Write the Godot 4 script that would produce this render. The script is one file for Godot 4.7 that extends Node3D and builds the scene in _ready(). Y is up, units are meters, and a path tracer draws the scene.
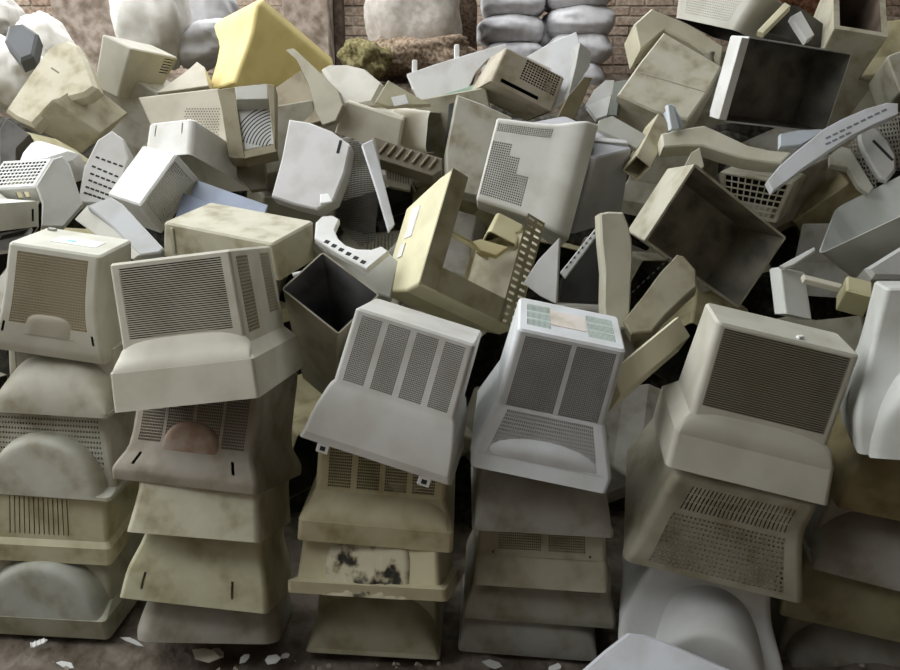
extends Node3D

# ---------------------------------------------------------------- names and metas
var taken := {}
var mats := {}
var tex := {}

func numbered(called: String) -> String:
	if not taken.has(called):
		taken[called] = 0
		return called
	taken[called] += 1
	return "%s_%03d" % [called, taken[called]]

func tag(o: Node3D, label: String, category: String, group := "", kind := "") -> void:
	if label: o.set_meta("label", label)
	if category: o.set_meta("category", category)
	if group: o.set_meta("group", group)
	if kind: o.set_meta("kind", kind)

func thing(called: String, label: String, category: String, group: String, at: Vector3, rot := Vector3.ZERO) -> Node3D:
	var o := Node3D.new()
	o.name = numbered(called)
	add_child(o)
	o.position = at
	o.rotation_degrees = rot
	tag(o, label, category, group)
	return o

# ---------------------------------------------------------------- mesh collector
class Mb:
	var surf := []          # [vertices, normals, material]
	var v := PackedVector3Array()
	var n := PackedVector3Array()
	func tri(a: Vector3, b: Vector3, c: Vector3, na: Vector3, nb: Vector3, nc: Vector3) -> void:
		if (b - a).cross(c - a).dot(na) > 0.0:
			v.append(a); v.append(c); v.append(b)
			n.append(na); n.append(nc); n.append(nb)
		else:
			v.append(a); v.append(b); v.append(c)
			n.append(na); n.append(nb); n.append(nc)
	func quad(a: Vector3, b: Vector3, c: Vector3, d: Vector3, nn: Vector3) -> void:
		tri(a, b, c, nn, nn, nn)
		tri(a, c, d, nn, nn, nn)
	func quadn(a: Vector3, b: Vector3, c: Vector3, d: Vector3, na: Vector3, nb: Vector3, nc: Vector3, nd: Vector3) -> void:
		tri(a, b, c, na, nb, nc)
		tri(a, c, d, na, nc, nd)
	func flat(a: Vector3, b: Vector3, c: Vector3, towards: Vector3) -> void:
		var nn := (b - a).cross(c - a).normalized()
		if nn.dot(towards) < 0.0: nn = -nn
		tri(a, b, c, nn, nn, nn)
	func box(c: Vector3, s: Vector3, b := Basis.IDENTITY, ch := 0.0015) -> void:
		var h := s * 0.5
		var e := minf(ch, minf(h.x, minf(h.y, h.z)) * 0.6)
		for ax in 3:
			for sg in [-1.0, 1.0]:
				var i := (ax + 1) % 3
				var j := (ax + 2) % 3
				var nn := Vector3.ZERO
				nn[ax] = sg
				var q := []
				for k in [[-1, -1], [1, -1], [1, 1], [-1, 1]]:
					var p := Vector3.ZERO
					p[ax] = sg * h[ax]
					p[i] = k[0] * (h[i] - e)
					p[j] = k[1] * (h[j] - e)
					q.append(c + b * p)
				quad(q[0], q[1], q[2], q[3], b * nn)
		for ax in 3:      # chamfered edges along ax
			var i := (ax + 1) % 3
			var j := (ax + 2) % 3
			for si in [-1.0, 1.0]:
				for sj in [-1.0, 1.0]:
					var q := []
					for k in [[-1, 0], [1, 0], [1, 1], [-1, 1]]:
						var p := Vector3.ZERO
						p[ax] = k[0] * (h[ax] - e)
						p[i] = si * (h[i] - (0.0 if k[1] == 0 else e))
						p[j] = sj * (h[j] - (e if k[1] == 0 else 0.0))
						q.append(c + b * p)
					var nn := Vector3.ZERO
					nn[i] = si
					nn[j] = sj
					quad(q[0], q[1], q[2], q[3], b * nn.normalized())
	func close(m: Material) -> void:
		if v.size():
			surf.append([v, n, m])
		v = PackedVector3Array()
		n = PackedVector3Array()
	func mesh() -> ArrayMesh:
		var am := ArrayMesh.new()
		for s in surf:
			var a := []
			a.resize(Mesh.ARRAY_MAX)
			a[Mesh.ARRAY_VERTEX] = s[0]
			a[Mesh.ARRAY_NORMAL] = s[1]
			am.add_surface_from_arrays(Mesh.PRIMITIVE_TRIANGLES, a)
			am.surface_set_material(am.get_surface_count() - 1, s[2])
		return am

func part(called: String, mesh: Mesh, parent: Node, m: Material = null) -> MeshInstance3D:
	var o := MeshInstance3D.new()
	o.name = called if parent != self else numbered(called)
	o.mesh = mesh
	if m: o.material_override = m
	parent.add_child(o, true)
	return o

# ---------------------------------------------------------------- materials
func noise_tex(key: String, freq: float, octaves: int, stops: Array, seed_: int, size := 512, normal := false) -> NoiseTexture2D:
	if tex.has(key): return tex[key]
	var f := FastNoiseLite.new()
	f.seed = seed_
	f.frequency = freq
	f.noise_type = FastNoiseLite.TYPE_SIMPLEX_SMOOTH
	f.fractal_octaves = octaves
	var t := NoiseTexture2D.new()
	t.noise = f
	t.width = size
	t.height = size
	t.seamless = true
	if normal:
		t.as_normal_map = true
		t.bump_strength = 2.0
	else:
		var g := Gradient.new()
		g.offsets = PackedFloat32Array(stops.map(func(s): return s[0]))
		g.colors = PackedColorArray(stops.map(func(s): return s[1]))
		t.color_ramp = g
	tex[key] = t
	return t

func plastic(c: Color, dirt := "dust", rough := 0.55) -> StandardMaterial3D:
	var key := "%s %s %s" % [c.to_html(), dirt, rough]
	if mats.has(key): return mats[key]
	var m := StandardMaterial3D.new()
	var lum := c.get_luminance()
	m.albedo_color = c.lerp(Color(lum, lum, lum), 0.1)
	m.roughness = rough
	m.metallic_specular = 0.42
	m.albedo_texture = dirt_tex(dirt)
	m.uv1_triplanar = true
	m.uv1_scale = Vector3.ONE * (1.6 if dirt != "soot" else 3.0)
	mats[key] = m
	return m

func dirt_tex(dirt: String) -> Texture2D:
	match dirt:
		"grime": return noise_tex("grime", 0.012, 7, [[0.0, Color(0.74, 0.71, 0.64)], [0.3, Color(0.88, 0.865, 0.82)], [0.55, Color(0.955, 0.95, 0.93)], [1.0, Color(1, 1, 1)]], 7)
		"rust": return noise_tex("rust", 0.016, 5, [[0.0, Color(0.8, 0.68, 0.6)], [0.45, Color(0.9, 0.82, 0.75)], [0.62, Color(0.97, 0.94, 0.9)], [1.0, Color(1, 1, 1)]], 11)
		"soot": return noise_tex("soot", 0.009, 4, [[0.0, Color(0.08, 0.08, 0.08)], [0.24, Color(0.14, 0.14, 0.13)], [0.36, Color(0.7, 0.68, 0.63)], [0.5, Color(0.97, 0.96, 0.94)], [1.0, Color(1, 1, 1)]], 23)
		"dark": return noise_tex("dark", 0.01, 5, [[0.0, Color(0.5, 0.5, 0.5)], [0.5, Color(0.85, 0.85, 0.85)], [1.0, Color(1, 1, 1)]], 3)
	return noise_tex("dust", 0.01, 7, [[0.0, Color(0.92, 0.915, 0.895)], [0.4, Color(0.97, 0.968, 0.96)], [0.65, Color(1, 1, 1)], [1.0, Color(1, 1, 1)]], 5)

func rough_mat(key: String, c: Color, lo: Color, scale: float, rough := 0.95, bump := 0.0) -> StandardMaterial3D:
	if mats.has(key): return mats[key]
	var m := StandardMaterial3D.new()
	m.albedo_color = c
	m.roughness = rough
	m.metallic_specular = 0.25
	m.albedo_texture = noise_tex("col " + key, 0.02, 6, [[0.2, lo], [0.75, Color(1, 1, 1)]], key.hash() % 1000)
	m.uv1_triplanar = true
	m.uv1_world_triplanar = true
	m.uv1_scale = Vector3.ONE * scale
	if bump > 0.0:
		m.heightmap_enabled = true
		m.heightmap_texture = noise_tex("bump", 0.03, 6, [[0.0, Color(0, 0, 0)], [1.0, Color(1, 1, 1)]], 77)
		m.heightmap_scale = bump
	mats[key] = m
	return m

# ---------------------------------------------------------------- moulded shells
# st: stations [y, width, height, z offset] from the open rim (y = 0) to the closed rear.  Faces: 0 +z, 1 +x, 2 -z, 3 -x, 4 the rear.
func at_y(st: Array, y: float) -> Array:
	var i := 0
	while i < st.size() - 2 and y > st[i + 1][0]: i += 1
	var a = st[i]
	var b = st[i + 1]
	var t := clampf((y - a[0]) / maxf(b[0] - a[0], 1e-6), 0.0, 1.0)
	return [lerpf(a[1], b[1], t), lerpf(a[2], b[2], t), lerpf(a[3], b[3], t)]

func face_at(st: Array, f: int, y: float, u: float, off: float, r: float) -> Vector3:
	var D: float = st[st.size() - 1][0]
	if f == 4:
		var e = st[st.size() - 1]
		return Vector3(u * (e[1] * 0.5 - r), D - off, e[3] + (2.0 * y / D - 1.0) * (e[2] * 0.5 - r))
	var s := at_y(st, y)
	var hw: float = s[0] * 0.5
	var hh: float = s[1] * 0.5
	var zc: float = s[2]
	match f:
		0: return Vector3(u * (hw - r), y, zc + hh - off)
		1: return Vector3(hw - off, y, zc + u * (hh - r))
		2: return Vector3(u * (hw - r), y, zc - hh + off)
	return Vector3(-hw + off, y, zc + u * (hh - r))

func curved(st: Array, steps: int) -> Array:      # rounds the profile between the stations
	var out := []
	for i in st.size() - 1:
		var p0 = st[maxi(i - 1, 0)]
		var p1 = st[i]
		var p2 = st[i + 1]
		var p3 = st[mini(i + 2, st.size() - 1)]
		for k in steps:
			var t := float(k) / steps
			var q := [lerpf(p1[0], p2[0], t)]
			for c in [1, 2, 3]:
				var m1: float = 0.0 if i == 0 else (p2[c] - p0[c]) / maxf(p2[0] - p0[0], 1e-5) * (p2[0] - p1[0])
				var m2: float = (p3[c] - p1[c]) / maxf(p3[0] - p1[0], 1e-5) * (p2[0] - p1[0])
				if i == 0: m1 = p2[c] - p1[c]
				var t2 := t * t
				var t3 := t2 * t
				q.append((2 * t3 - 3 * t2 + 1) * p1[c] + (t3 - 2 * t2 + t) * m1 + (-2 * t3 + 3 * t2) * p2[c] + (t3 - t2) * m2)
			out.append(q)
	out.append(st[st.size() - 1])
	return out

func loft(mb: Mb, st: Array, r: float, off: float, holes: Array, smooth: bool) -> void:
	var D: float = st[st.size() - 1][0]
	var sg := -1.0 if off > 0.0 else 1.0
	var rr := maxf(r - off, 0.001)
	var ch := minf(0.005, 0.45 * (D - st[st.size() - 2][0])) if off == 0.0 else 0.0
	var S := []           # own copy with a chamfered rear edge
	for s in st: S.append([s[0], s[1] - 2 * off, s[2] - 2 * off, s[3]])
	S[S.size() - 1][0] -= minf(off, 0.5 * (D - st[st.size() - 2][0]))
	if ch > 0.0:
		var e = S[S.size() - 1]
		S[S.size() - 1] = [e[0] - ch, e[1], e[2], e[3]]
		S.append([e[0], e[1] - 2 * ch, e[2] - 2 * ch, e[3]])
	var K := 4
	var slopes := []      # outward growth per strip on each side: +z, +x, -z, -x
	for i in S.size() - 1:
		var a = S[i]
		var b = S[i + 1]
		slopes.append([b[0] - a[0], (b[2] - a[2]) * 0.5 + b[3] - a[3], (b[1] - a[1]) * 0.5, (b[2] - a[2]) * 0.5 - b[3] + a[3], (b[1] - a[1]) * 0.5])
	for i in S.size() - 1:
		var last: bool = ch > 0.0 and i == S.size() - 2
		var ra := rr
		var rb := maxf(rr - ch, 0.001) if last else rr
		var sA = slopes[i]
		var sB = slopes[i]
		if smooth and not last:
			if i > 1: sA = _mean(slopes[i - 1], slopes[i])
			if i > 0 and i < S.size() - 2 - (1 if ch > 0.0 else 0): sB = _mean(slopes[i], slopes[i + 1])
		for f in 4:
			var cu := [-1.0, 1.0]
			var cy := [S[i][0], S[i + 1][0]]
			for h in holes:
				if h.f == f:
					cu.append(h.u0); cu.append(h.u1)
					for y in [h.v0 * D, h.v1 * D]:
						if y > S[i][0] + 1e-4 and y < S[i + 1][0] - 1e-4: cy.append(y)
			cu.sort(); cy.sort()
			var nA := _nrm(f, sA) * sg
			var nB := _nrm(f, sB) * sg
			for p in cu.size() - 1:
				if cu[p + 1] - cu[p] < 1e-4: continue
				var um: float = (cu[p] + cu[p + 1]) * 0.5
				for q in cy.size() - 1:
					if cy[q + 1] - cy[q] < 1e-6: continue
					var ym: float = (cy[q] + cy[q + 1]) * 0.5
					var skip := false
					for h in holes:
						if h.f == f and um > h.u0 and um < h.u1 and ym > h.v0 * D and ym < h.v1 * D: skip = true
					if skip: continue
					var t0: float = (cy[q] - S[i][0]) / maxf(S[i + 1][0] - S[i][0], 1e-6)
					var t1: float = (cy[q + 1] - S[i][0]) / maxf(S[i + 1][0] - S[i][0], 1e-6)
					var m0 := nA.lerp(nB, t0).normalized()
					var m1 := nA.lerp(nB, t1).normalized()
					mb.quadn(_fp(S, i, f, t0, cu[p], ra, rb), _fp(S, i, f, t0, cu[p + 1], ra, rb), _fp(S, i, f, t1, cu[p + 1], ra, rb), _fp(S, i, f, t1, cu[p], ra, rb), m0, m0, m1, m1)
			# the rounded corner after this face
			for k in K:
				var P := []
				var N := []
				for kk in [k, k + 1]:
					var ang: float = PI * 0.5 * kk / K + PI * 0.5 * f
					for e in 2:
						var s = S[i + e]
						var rc: float = rb if e else ra
						var d := Vector2(sin(ang), cos(ang))
						var cx: float = (s[1] * 0.5 - rc) * (1.0 if f == 0 or f == 1 else -1.0)
						var cz: float = (s[2] * 0.5 - rc) * (1.0 if f == 0 or f == 3 else -1.0)
						P.append(Vector3(cx + d.x * rc, s[0], s[3] + cz + d.y * rc))
						var ss = sB if e else sA
						var gx: float = ss[2]
						var gz: float = ss[1] if d.y > 0 else ss[3]
						N.append(Vector3(d.x * ss[0], -(gx * absf(d.x) + gz * absf(d.y)), d.y * ss[0]).normalized() * sg)
				mb.quadn(P[0], P[2], P[3], P[1], N[0], N[2], N[3], N[1])
	# rear
	var e = S[S.size() - 1]
	var r3 := maxf(rr - ch, 0.001)
	var up := Vector3(0, sg, 0)
	var cu := [-1.0, 1.0]
	var cw := [-1.0, 1.0]
	for h in holes:
		if h.f == 4:
			cu.append(h.u0); cu.append(h.u1); cw.append(h.v0 * 2 - 1); cw.append(h.v1 * 2 - 1)
	cu.sort(); cw.sort()
	var bx: float = e[1] * 0.5 - r3
	var bz: float = e[2] * 0.5 - r3
	for p in cu.size() - 1:
		for q in cw.size() - 1:
			var um: float = (cu[p] + cu[p + 1]) * 0.5
			var wm: float = (cw[q] + cw[q + 1]) * 0.5
			if cu[p + 1] - cu[p] < 1e-4 or cw[q + 1] - cw[q] < 1e-4: continue
			var skip := false
			for h in holes:
				if h.f == 4 and um > h.u0 and um < h.u1 and wm > h.v0 * 2 - 1 and wm < h.v1 * 2 - 1: skip = true
			if skip: continue
			mb.quad(Vector3(cu[p] * bx, e[0], e[3] + cw[q] * bz), Vector3(cu[p + 1] * bx, e[0], e[3] + cw[q] * bz), Vector3(cu[p + 1] * bx, e[0], e[3] + cw[q + 1] * bz), Vector3(cu[p] * bx, e[0], e[3] + cw[q + 1] * bz), up)
	for sx in [-1.0, 1.0]:
		mb.quad(Vector3(sx * bx, e[0], e[3] - bz), Vector3(sx * (bx + r3), e[0], e[3] - bz), Vector3(sx * (bx + r3), e[0], e[3] + bz), Vector3(sx * bx, e[0], e[3] + bz), up)
		mb.quad(Vector3(-bx, e[0], e[3] + sx * bz), Vector3(-bx, e[0], e[3] + sx * (bz + r3)), Vector3(bx, e[0], e[3] + sx * (bz + r3)), Vector3(bx, e[0], e[3] + sx * bz), up)
		for sz in [-1.0, 1.0]:
			for k in K:
				var a0 := PI * 0.5 * k / K
				var a1 := PI * 0.5 * (k + 1) / K
				mb.tri(Vector3(sx * bx, e[0], e[3] + sz * bz), Vector3(sx * (bx + r3 * sin(a0)), e[0], e[3] + sz * (bz + r3 * cos(a0))), Vector3(sx * (bx + r3 * sin(a1)), e[0], e[3] + sz * (bz + r3 * cos(a1))), up, up, up)

func _mean(a: Array, b: Array) -> Array:
	var la := 1.0 / maxf(a[0], 1e-4)
	var lb := 1.0 / maxf(b[0], 1e-4)
	return [1.0, (a[1] * la + b[1] * lb) * 0.5, (a[2] * la + b[2] * lb) * 0.5, (a[3] * la + b[3] * lb) * 0.5, (a[4] * la + b[4] * lb) * 0.5]

func _nrm(f: int, s: Array) -> Vector3:
	match f:
		0: return Vector3(0, -s[1], s[0]).normalized()
		1: return Vector3(s[0], -s[2], 0).normalized()
		2: return Vector3(0, -s[3], -s[0]).normalized()
	return Vector3(-s[0], -s[4], 0).normalized()

func _fp(S: Array, i: int, f: int, t: float, u: float, ra: float, rb: float) -> Vector3:
	var a = S[i]
	var b = S[i + 1]
	var hw: float = lerpf(a[1], b[1], t) * 0.5
	var hh: float = lerpf(a[2], b[2], t) * 0.5
	var zc: float = lerpf(a[3], b[3], t)
	var y: float = lerpf(a[0], b[0], t)
	var r := lerpf(ra, rb, t)
	match f:
		0: return Vector3(u * (hw - r), y, zc + hh)
		1: return Vector3(hw, y, zc + u * (hh - r))
		2: return Vector3(u * (hw - r), y, zc - hh)
	return Vector3(-hw, y, zc + u * (hh - r))

# A perforated patch: n x m cells, each with its own hole cut through the thickness.  pos(u, v, depth) gives the surface, u and v from 0 to 1.
func perforate(mb: Mb, pos: Callable, nu: int, nv: int, fx: float, fy: float, shape := "rect", stag := false, th := 0.003, keep = null) -> void:
	var n0: Vector3 = (pos.call(0.5, 0.5, 0.0) - pos.call(0.5, 0.5, 0.01)).normalized()
	for j in nv:
		var v0 := float(j) / nv
		var v1 := float(j + 1) / nv
		var vm := (v0 + v1) * 0.5
		var hv := (v1 - v0) * fy * 0.5
		for i in nu:
			var u0 := float(i) / nu
			var u1 := float(i + 1) / nu
			var um := (u0 + u1) * 0.5
			var hu := (u1 - u0) * fx * 0.5
			if keep != null and not keep.call(um, vm): continue
			if stag: um += (0.2 if j % 2 else -0.2) * (u1 - u0) * (1.0 - fx)
			var O := [pos.call(u0, v0, 0.0), pos.call(u1, v0, 0.0), pos.call(u1, v1, 0.0), pos.call(u0, v1, 0.0)]
			var H := []
			var I := []
			if shape == "oct":
				for k in 8:
					var a := PI * 0.25 * k + PI * 1.25
					H.append(pos.call(um + hu * cos(a), vm + hv * sin(a), 0.0))
					I.append(pos.call(um + hu * cos(a), vm + hv * sin(a), th))
				for k in 4:
					mb.tri(O[k], H[2 * k], H[2 * k + 1], n0, n0, n0)
					mb.tri(O[k], H[2 * k + 1], O[(k + 1) % 4], n0, n0, n0)
					mb.tri(O[(k + 1) % 4], H[2 * k + 1], H[(2 * k + 2) % 8], n0, n0, n0)
			else:
				for c in [[-1, -1], [1, -1], [1, 1], [-1, 1]]:
					H.append(pos.call(um + hu * c[0], vm + hv * c[1], 0.0))
					I.append(pos.call(um + hu * c[0], vm + hv * c[1], th))
				for k in 4:
					mb.quad(O[k], O[(k + 1) % 4], H[(k + 1) % 4], H[k], n0)
			var ctr: Vector3 = pos.call(um, vm, 0.0)
			var K := H.size()
			for k in K:
				var a: Vector3 = H[k]
				var b: Vector3 = H[(k + 1) % K]
				mb.quad(a, b, I[(k + 1) % K], I[k], (ctr - (a + b) * 0.5).normalized())

func grille(root: Node3D, st: Array, g: Dictionary, r: float, m: Material) -> void:
	var D: float = st[st.size() - 1][0]
	var mb := Mb.new()
	var f: int = g.f
	var pos := func(u: float, v: float, off: float) -> Vector3: return face_at(st, f, lerpf(g.v0, g.v1, v) * D, lerpf(g.u0, g.u1, u), off, r)
	perforate(mb, pos, g.nu, g.nv, g.fx, g.fy, g.get("shape", "rect"), g.get("stag", false), g.get("th", 0.003))
	mb.close(g.get("m", m))
	part(g.get("name", "vent_grille"), mb.mesh(), root)

func G(f: int, u0: float, u1: float, v0: float, v1: float, nu: int, nv: int, fx: float, fy: float, extra := {}) -> Dictionary:
	var d := {"f": f, "u0": u0, "u1": u1, "v0": v0, "v1": v1, "nu": nu, "nv": nv, "fx": fx, "fy": fy}
	d.merge(extra)
	return d

# the bulge over the tube on face 0: an arch a wide (half) and b tall, starting at height y0
func hood(root: Node3D, st: Array, m: Material, y0: float, a: float, b: float, q := 1.5, e := 1.0, lean := 0.0, x0 := 0.0, extra := 0.0, called := "tube_hood", straight := false) -> void:
	var st_ := SurfaceTool.new()
	st_.begin(Mesh.PRIMITIVE_TRIANGLES)
	st_.set_smooth_group(0)
	var s0 := at_y(st, maxf(y0, 0.0))
	var zb: float = s0[2] + s0[1] * 0.5 + extra
	var rows := [0.0, 0.2, 0.4, 0.55, 0.68, 0.78, 0.86, 0.92, 0.96, 0.985, 1.0]
	var n := 36
	var P := []
	for s in rows:
		var row := []
		for k in n + 1:
			var th := PI * k / n
			var cx := signf(cos(th)) * pow(absf(cos(th)), e)
			var sy := pow(absf(sin(th)), e)
			var y: float = y0 + b * s * sy
			var sx: float = 1.0 if straight else s
			var sf := at_y(st, y)
			var zf: float = sf[2] + sf[1] * 0.5 - 0.003
			var z: float = lerpf(zb - lean * (y - y0) / b, zf, pow(s, q))
			row.append(Vector3(x0 + a * sx * cx, y, maxf(z, zf)))
		P.append(row)
	for i in rows.size() - 1:
		for k in n:
			var q4 := [P[i][k], P[i][k + 1], P[i + 1][k + 1], P[i + 1][k]]
			for tr in [[0, 1, 2], [0, 2, 3]]:
				var A: Vector3 = q4[tr[0]]
				var B: Vector3 = q4[tr[1]]
				var C: Vector3 = q4[tr[2]]
				if (B - A).cross(C - A).length() < 1e-10: continue
				if (B - A).cross(C - A).dot(Vector3(0, 0.3, 1)) > 0.0: st_.add_vertex(A); st_.add_vertex(C); st_.add_vertex(B)
				else: st_.add_vertex(A); st_.add_vertex(B); st_.add_vertex(C)
	# the underside closes it
	if extra > 0.0:
		st_.set_smooth_group(1)
		var z1: float = s0[2] + s0[1] * 0.5 - 0.004
		for tr in [[Vector3(x0 - a, y0, z1), Vector3(x0 + a, y0, z1), Vector3(x0 + a, y0, zb)], [Vector3(x0 - a, y0, z1), Vector3(x0 + a, y0, zb), Vector3(x0 - a, y0, zb)]]:
			for p in tr: st_.add_vertex(p)
	st_.generate_normals()
	part(called, st_.commit(), root, m)

# o: r corner radius, t thickness, curve, inner material, g grilles, open bare holes
func shell(called: String, label: String, category: String, group: String, at: Vector3, rot: Vector3, st0: Array, m: Material, o := {}) -> Node3D:
	var root := thing(called, label, category, group, at, rot)
	var st := st0
	if o.has("curve"): st = curved(st0, o.curve)
	root.set_meta("stations", st)
	var r: float = o.get("r", 0.012)
	var t: float = o.get("t", 0.004)
	var gs: Array = o.get("g", [])
	var holes: Array = gs + o.get("open", [])
	var mb := Mb.new()
	loft(mb, st, r, 0.0, holes, o.has("curve"))
	var s = st[0]
	# rim lip between the outer and the inner skin
	var ro := []
	var ri := []
	for f in 4:
		for k in 5:
			var ang := PI * 0.5 * k / 4 + PI * 0.5 * f
			for e in 2:
				var rc := maxf(r - t, 0.001) if e else r
				var w: float = s[1] * 0.5 - (t if e else 0.0) - rc
				var h: float = s[2] * 0.5 - (t if e else 0.0) - rc
				var p := Vector3(w * (1.0 if f < 2 else -1.0) + sin(ang) * rc, 0, s[3] + h * (1.0 if f == 0 or f == 3 else -1.0) + cos(ang) * rc)
				if e: ri.append(p)
				else: ro.append(p)
	for k in ro.size():
		var k2 := (k + 1) % ro.size()
		if o.get("no_top", false) and k2 == 0: continue
		mb.quad(ro[k], ro[k2], ri[k2], ri[k], Vector3.DOWN)
	mb.close(m)
	loft(mb, st, r, t, holes, o.has("curve"))
	mb.close(o.get("inner", plastic(Color8(52, 49, 44), "dark", 0.8) if gs.size() else m))  # dark inside on grilled casings: shade behind the holes put into the colour
	part("casing_shell", mb.mesh(), root)
	for g in gs: grille(root, st, g, r, m)
	for h in o.get("hoods", []):
		hood(root, st, h.get("m", m), h.y0, h.a, h.b, h.get("q", 1.5), h.get("e", 1.0), h.get("lean", 0.0), h.get("x0", 0.0), h.get("extra", 0.0), h.get("name", "tube_hood"), h.get("w", false))
	return root

# dark slots in a row between two points of a slab's face
func slot_row(o: Node3D, a: Vector3, b: Vector3, n: int, s: Vector3, turn: float, m: Material) -> void:
	for k in n: bit(o, "slot", a.lerp(b, (k + 0.5) / n), s, m, Vector3(0, 0, turn), 0.0003)

func bit(root: Node3D, called: String, c: Vector3, s: Vector3, m: Material, rot := Vector3.ZERO, ch := 0.0015) -> MeshInstance3D:
	var mb := Mb.new()
	mb.box(c, s, Basis.from_euler(rot * PI / 180.0), ch)
	mb.close(m)
	return part(called, mb.mesh(), root)

# a bar, panel or shard with its own outline and thickness: outline in metres, extruded backwards from its front face, edges chamfered
func slab_mesh(poly: Array, th: float, m: Material, ch := 0.002) -> ArrayMesh:
	var p := PackedVector2Array(poly)
	var area := 0.0
	for i in p.size(): area += p[i].cross(p[(i + 1) % p.size()])
	if area < 0.0: p.reverse()
	var n := p.size()
	var ins := PackedVector2Array()
	for i in n:
		var a := (p[i] - p[(i + n - 1) % n]).normalized()
		var b := (p[(i + 1) % n] - p[i]).normalized()
		var na := Vector2(-a.y, a.x)
		var nb := Vector2(-b.y, b.x)
		var mm := (na + nb)
		mm = mm / maxf(mm.length_squared() * 0.5, 0.5)
		ins.append(p[i] + mm * ch)
	var mb := Mb.new()
	for side in 2:
		var z0 := 0.0 if side == 0 else -th
		var z1 := -ch if side == 0 else -th + ch
		var tri := Geometry2D.triangulate_polygon(ins)
		var nn := Vector3(0, 0, 1 if side == 0 else -1)
		for k in range(0, tri.size(), 3):
			mb.tri(Vector3(ins[tri[k]].x, ins[tri[k]].y, z0), Vector3(ins[tri[k + 1]].x, ins[tri[k + 1]].y, z0), Vector3(ins[tri[k + 2]].x, ins[tri[k + 2]].y, z0), nn, nn, nn)
		for i in n:
			var j := (i + 1) % n
			var d := (p[j] - p[i]).normalized()
			var no := Vector3(d.y, -d.x, 0)
			mb.quad(Vector3(ins[i].x, ins[i].y, z0), Vector3(ins[j].x, ins[j].y, z0), Vector3(p[j].x, p[j].y, z1), Vector3(p[i].x, p[i].y, z1), (no + nn).normalized())
			if side == 0: mb.quad(Vector3(p[i].x, p[i].y, z1), Vector3(p[j].x, p[j].y, z1), Vector3(p[j].x, p[j].y, -th + ch), Vector3(p[i].x, p[i].y, -th + ch), no)
	mb.close(m)
	return mb.mesh()

func slab(called: String, label: String, category: String, group: String, at: Vector3, rot: Vector3, poly: Array, th: float, m: Material, ch := 0.002) -> MeshInstance3D:
	var o := part(called, slab_mesh(poly, th, m, ch), self)
	o.position = at
	o.rotation_degrees = rot
	tag(o, label, category, group)
	return o

# the same as a part of a thing that stands elsewhere
func slab_part(root: Node3D, called: String, at: Vector3, rot: Vector3, poly: Array, th: float, m: Material, ch := 0.002) -> MeshInstance3D:
	var o := part(called, slab_mesh(poly, th, m, ch), root)
	o.transform = root.transform.affine_inverse() * Transform3D(Basis.from_euler(rot * PI / 180.0), at)
	return o

# a filled sack: half sizes, sagging sides, creases, drawn-in ends
func sack_mesh(h: Vector3, sd: int, lump: float, m: Material, square := 0.55) -> ArrayMesh:
	var f := FastNoiseLite.new()
	f.seed = sd
	f.frequency = 1.0
	f.fractal_octaves = 3
	f.fractal_gain = 0.4
	var st := SurfaceTool.new()
	st.begin(Mesh.PRIMITIVE_TRIANGLES)
	st.set_smooth_group(0)
	var nu := 56
	var nv := 32
	var P := []
	for j in nv + 1:
		var ph := PI * j / nv - PI * 0.5
		var row := []
		for i in nu:
			var th := TAU * i / nu
			var c := cos(ph)
			var d := Vector3(signf(cos(th)) * pow(absf(cos(th)), square) * pow(c, square), signf(sin(ph)) * pow(absf(sin(ph)), 0.8), signf(sin(th)) * pow(absf(sin(th)), square) * pow(c, square))
			var q := d * h
			var k := 1.0 + lump * (0.7 * f.get_noise_3dv(d * 0.9) + 0.3 * absf(f.get_noise_3dv(d * Vector3(3, 1.2, 3))))
			row.append(q * k)
		P.append(row)
	for j in nv:
		for i in nu:
			var i2 := (i + 1) % nu
			for tr in [[P[j][i], P[j + 1][i], P[j + 1][i2]], [P[j][i], P[j + 1][i2], P[j][i2]]]:
				if (tr[1] - tr[0]).cross(tr[2] - tr[0]).length() < 1e-12: continue
				var cc: Vector3 = tr[0] + tr[1] + tr[2]
				if (tr[1] - tr[0]).cross(tr[2] - tr[0]).dot(cc) > 0.0: st.add_vertex(tr[0]); st.add_vertex(tr[2]); st.add_vertex(tr[1])
				else:
					for p in tr: st.add_vertex(p)
	st.generate_normals()
	st.set_material(m)
	return st.commit()

func sack(called: String, label: String, group: String, at: Vector3, rot: Vector3, h: Vector3, sd: int, lump: float, m: Material, square := 0.55) -> MeshInstance3D:
	var o := part(called, sack_mesh(h, sd, lump, m, square), self)
	o.position = at
	o.rotation_degrees = rot
	tag(o, label, "sack", group)
	return o

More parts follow.
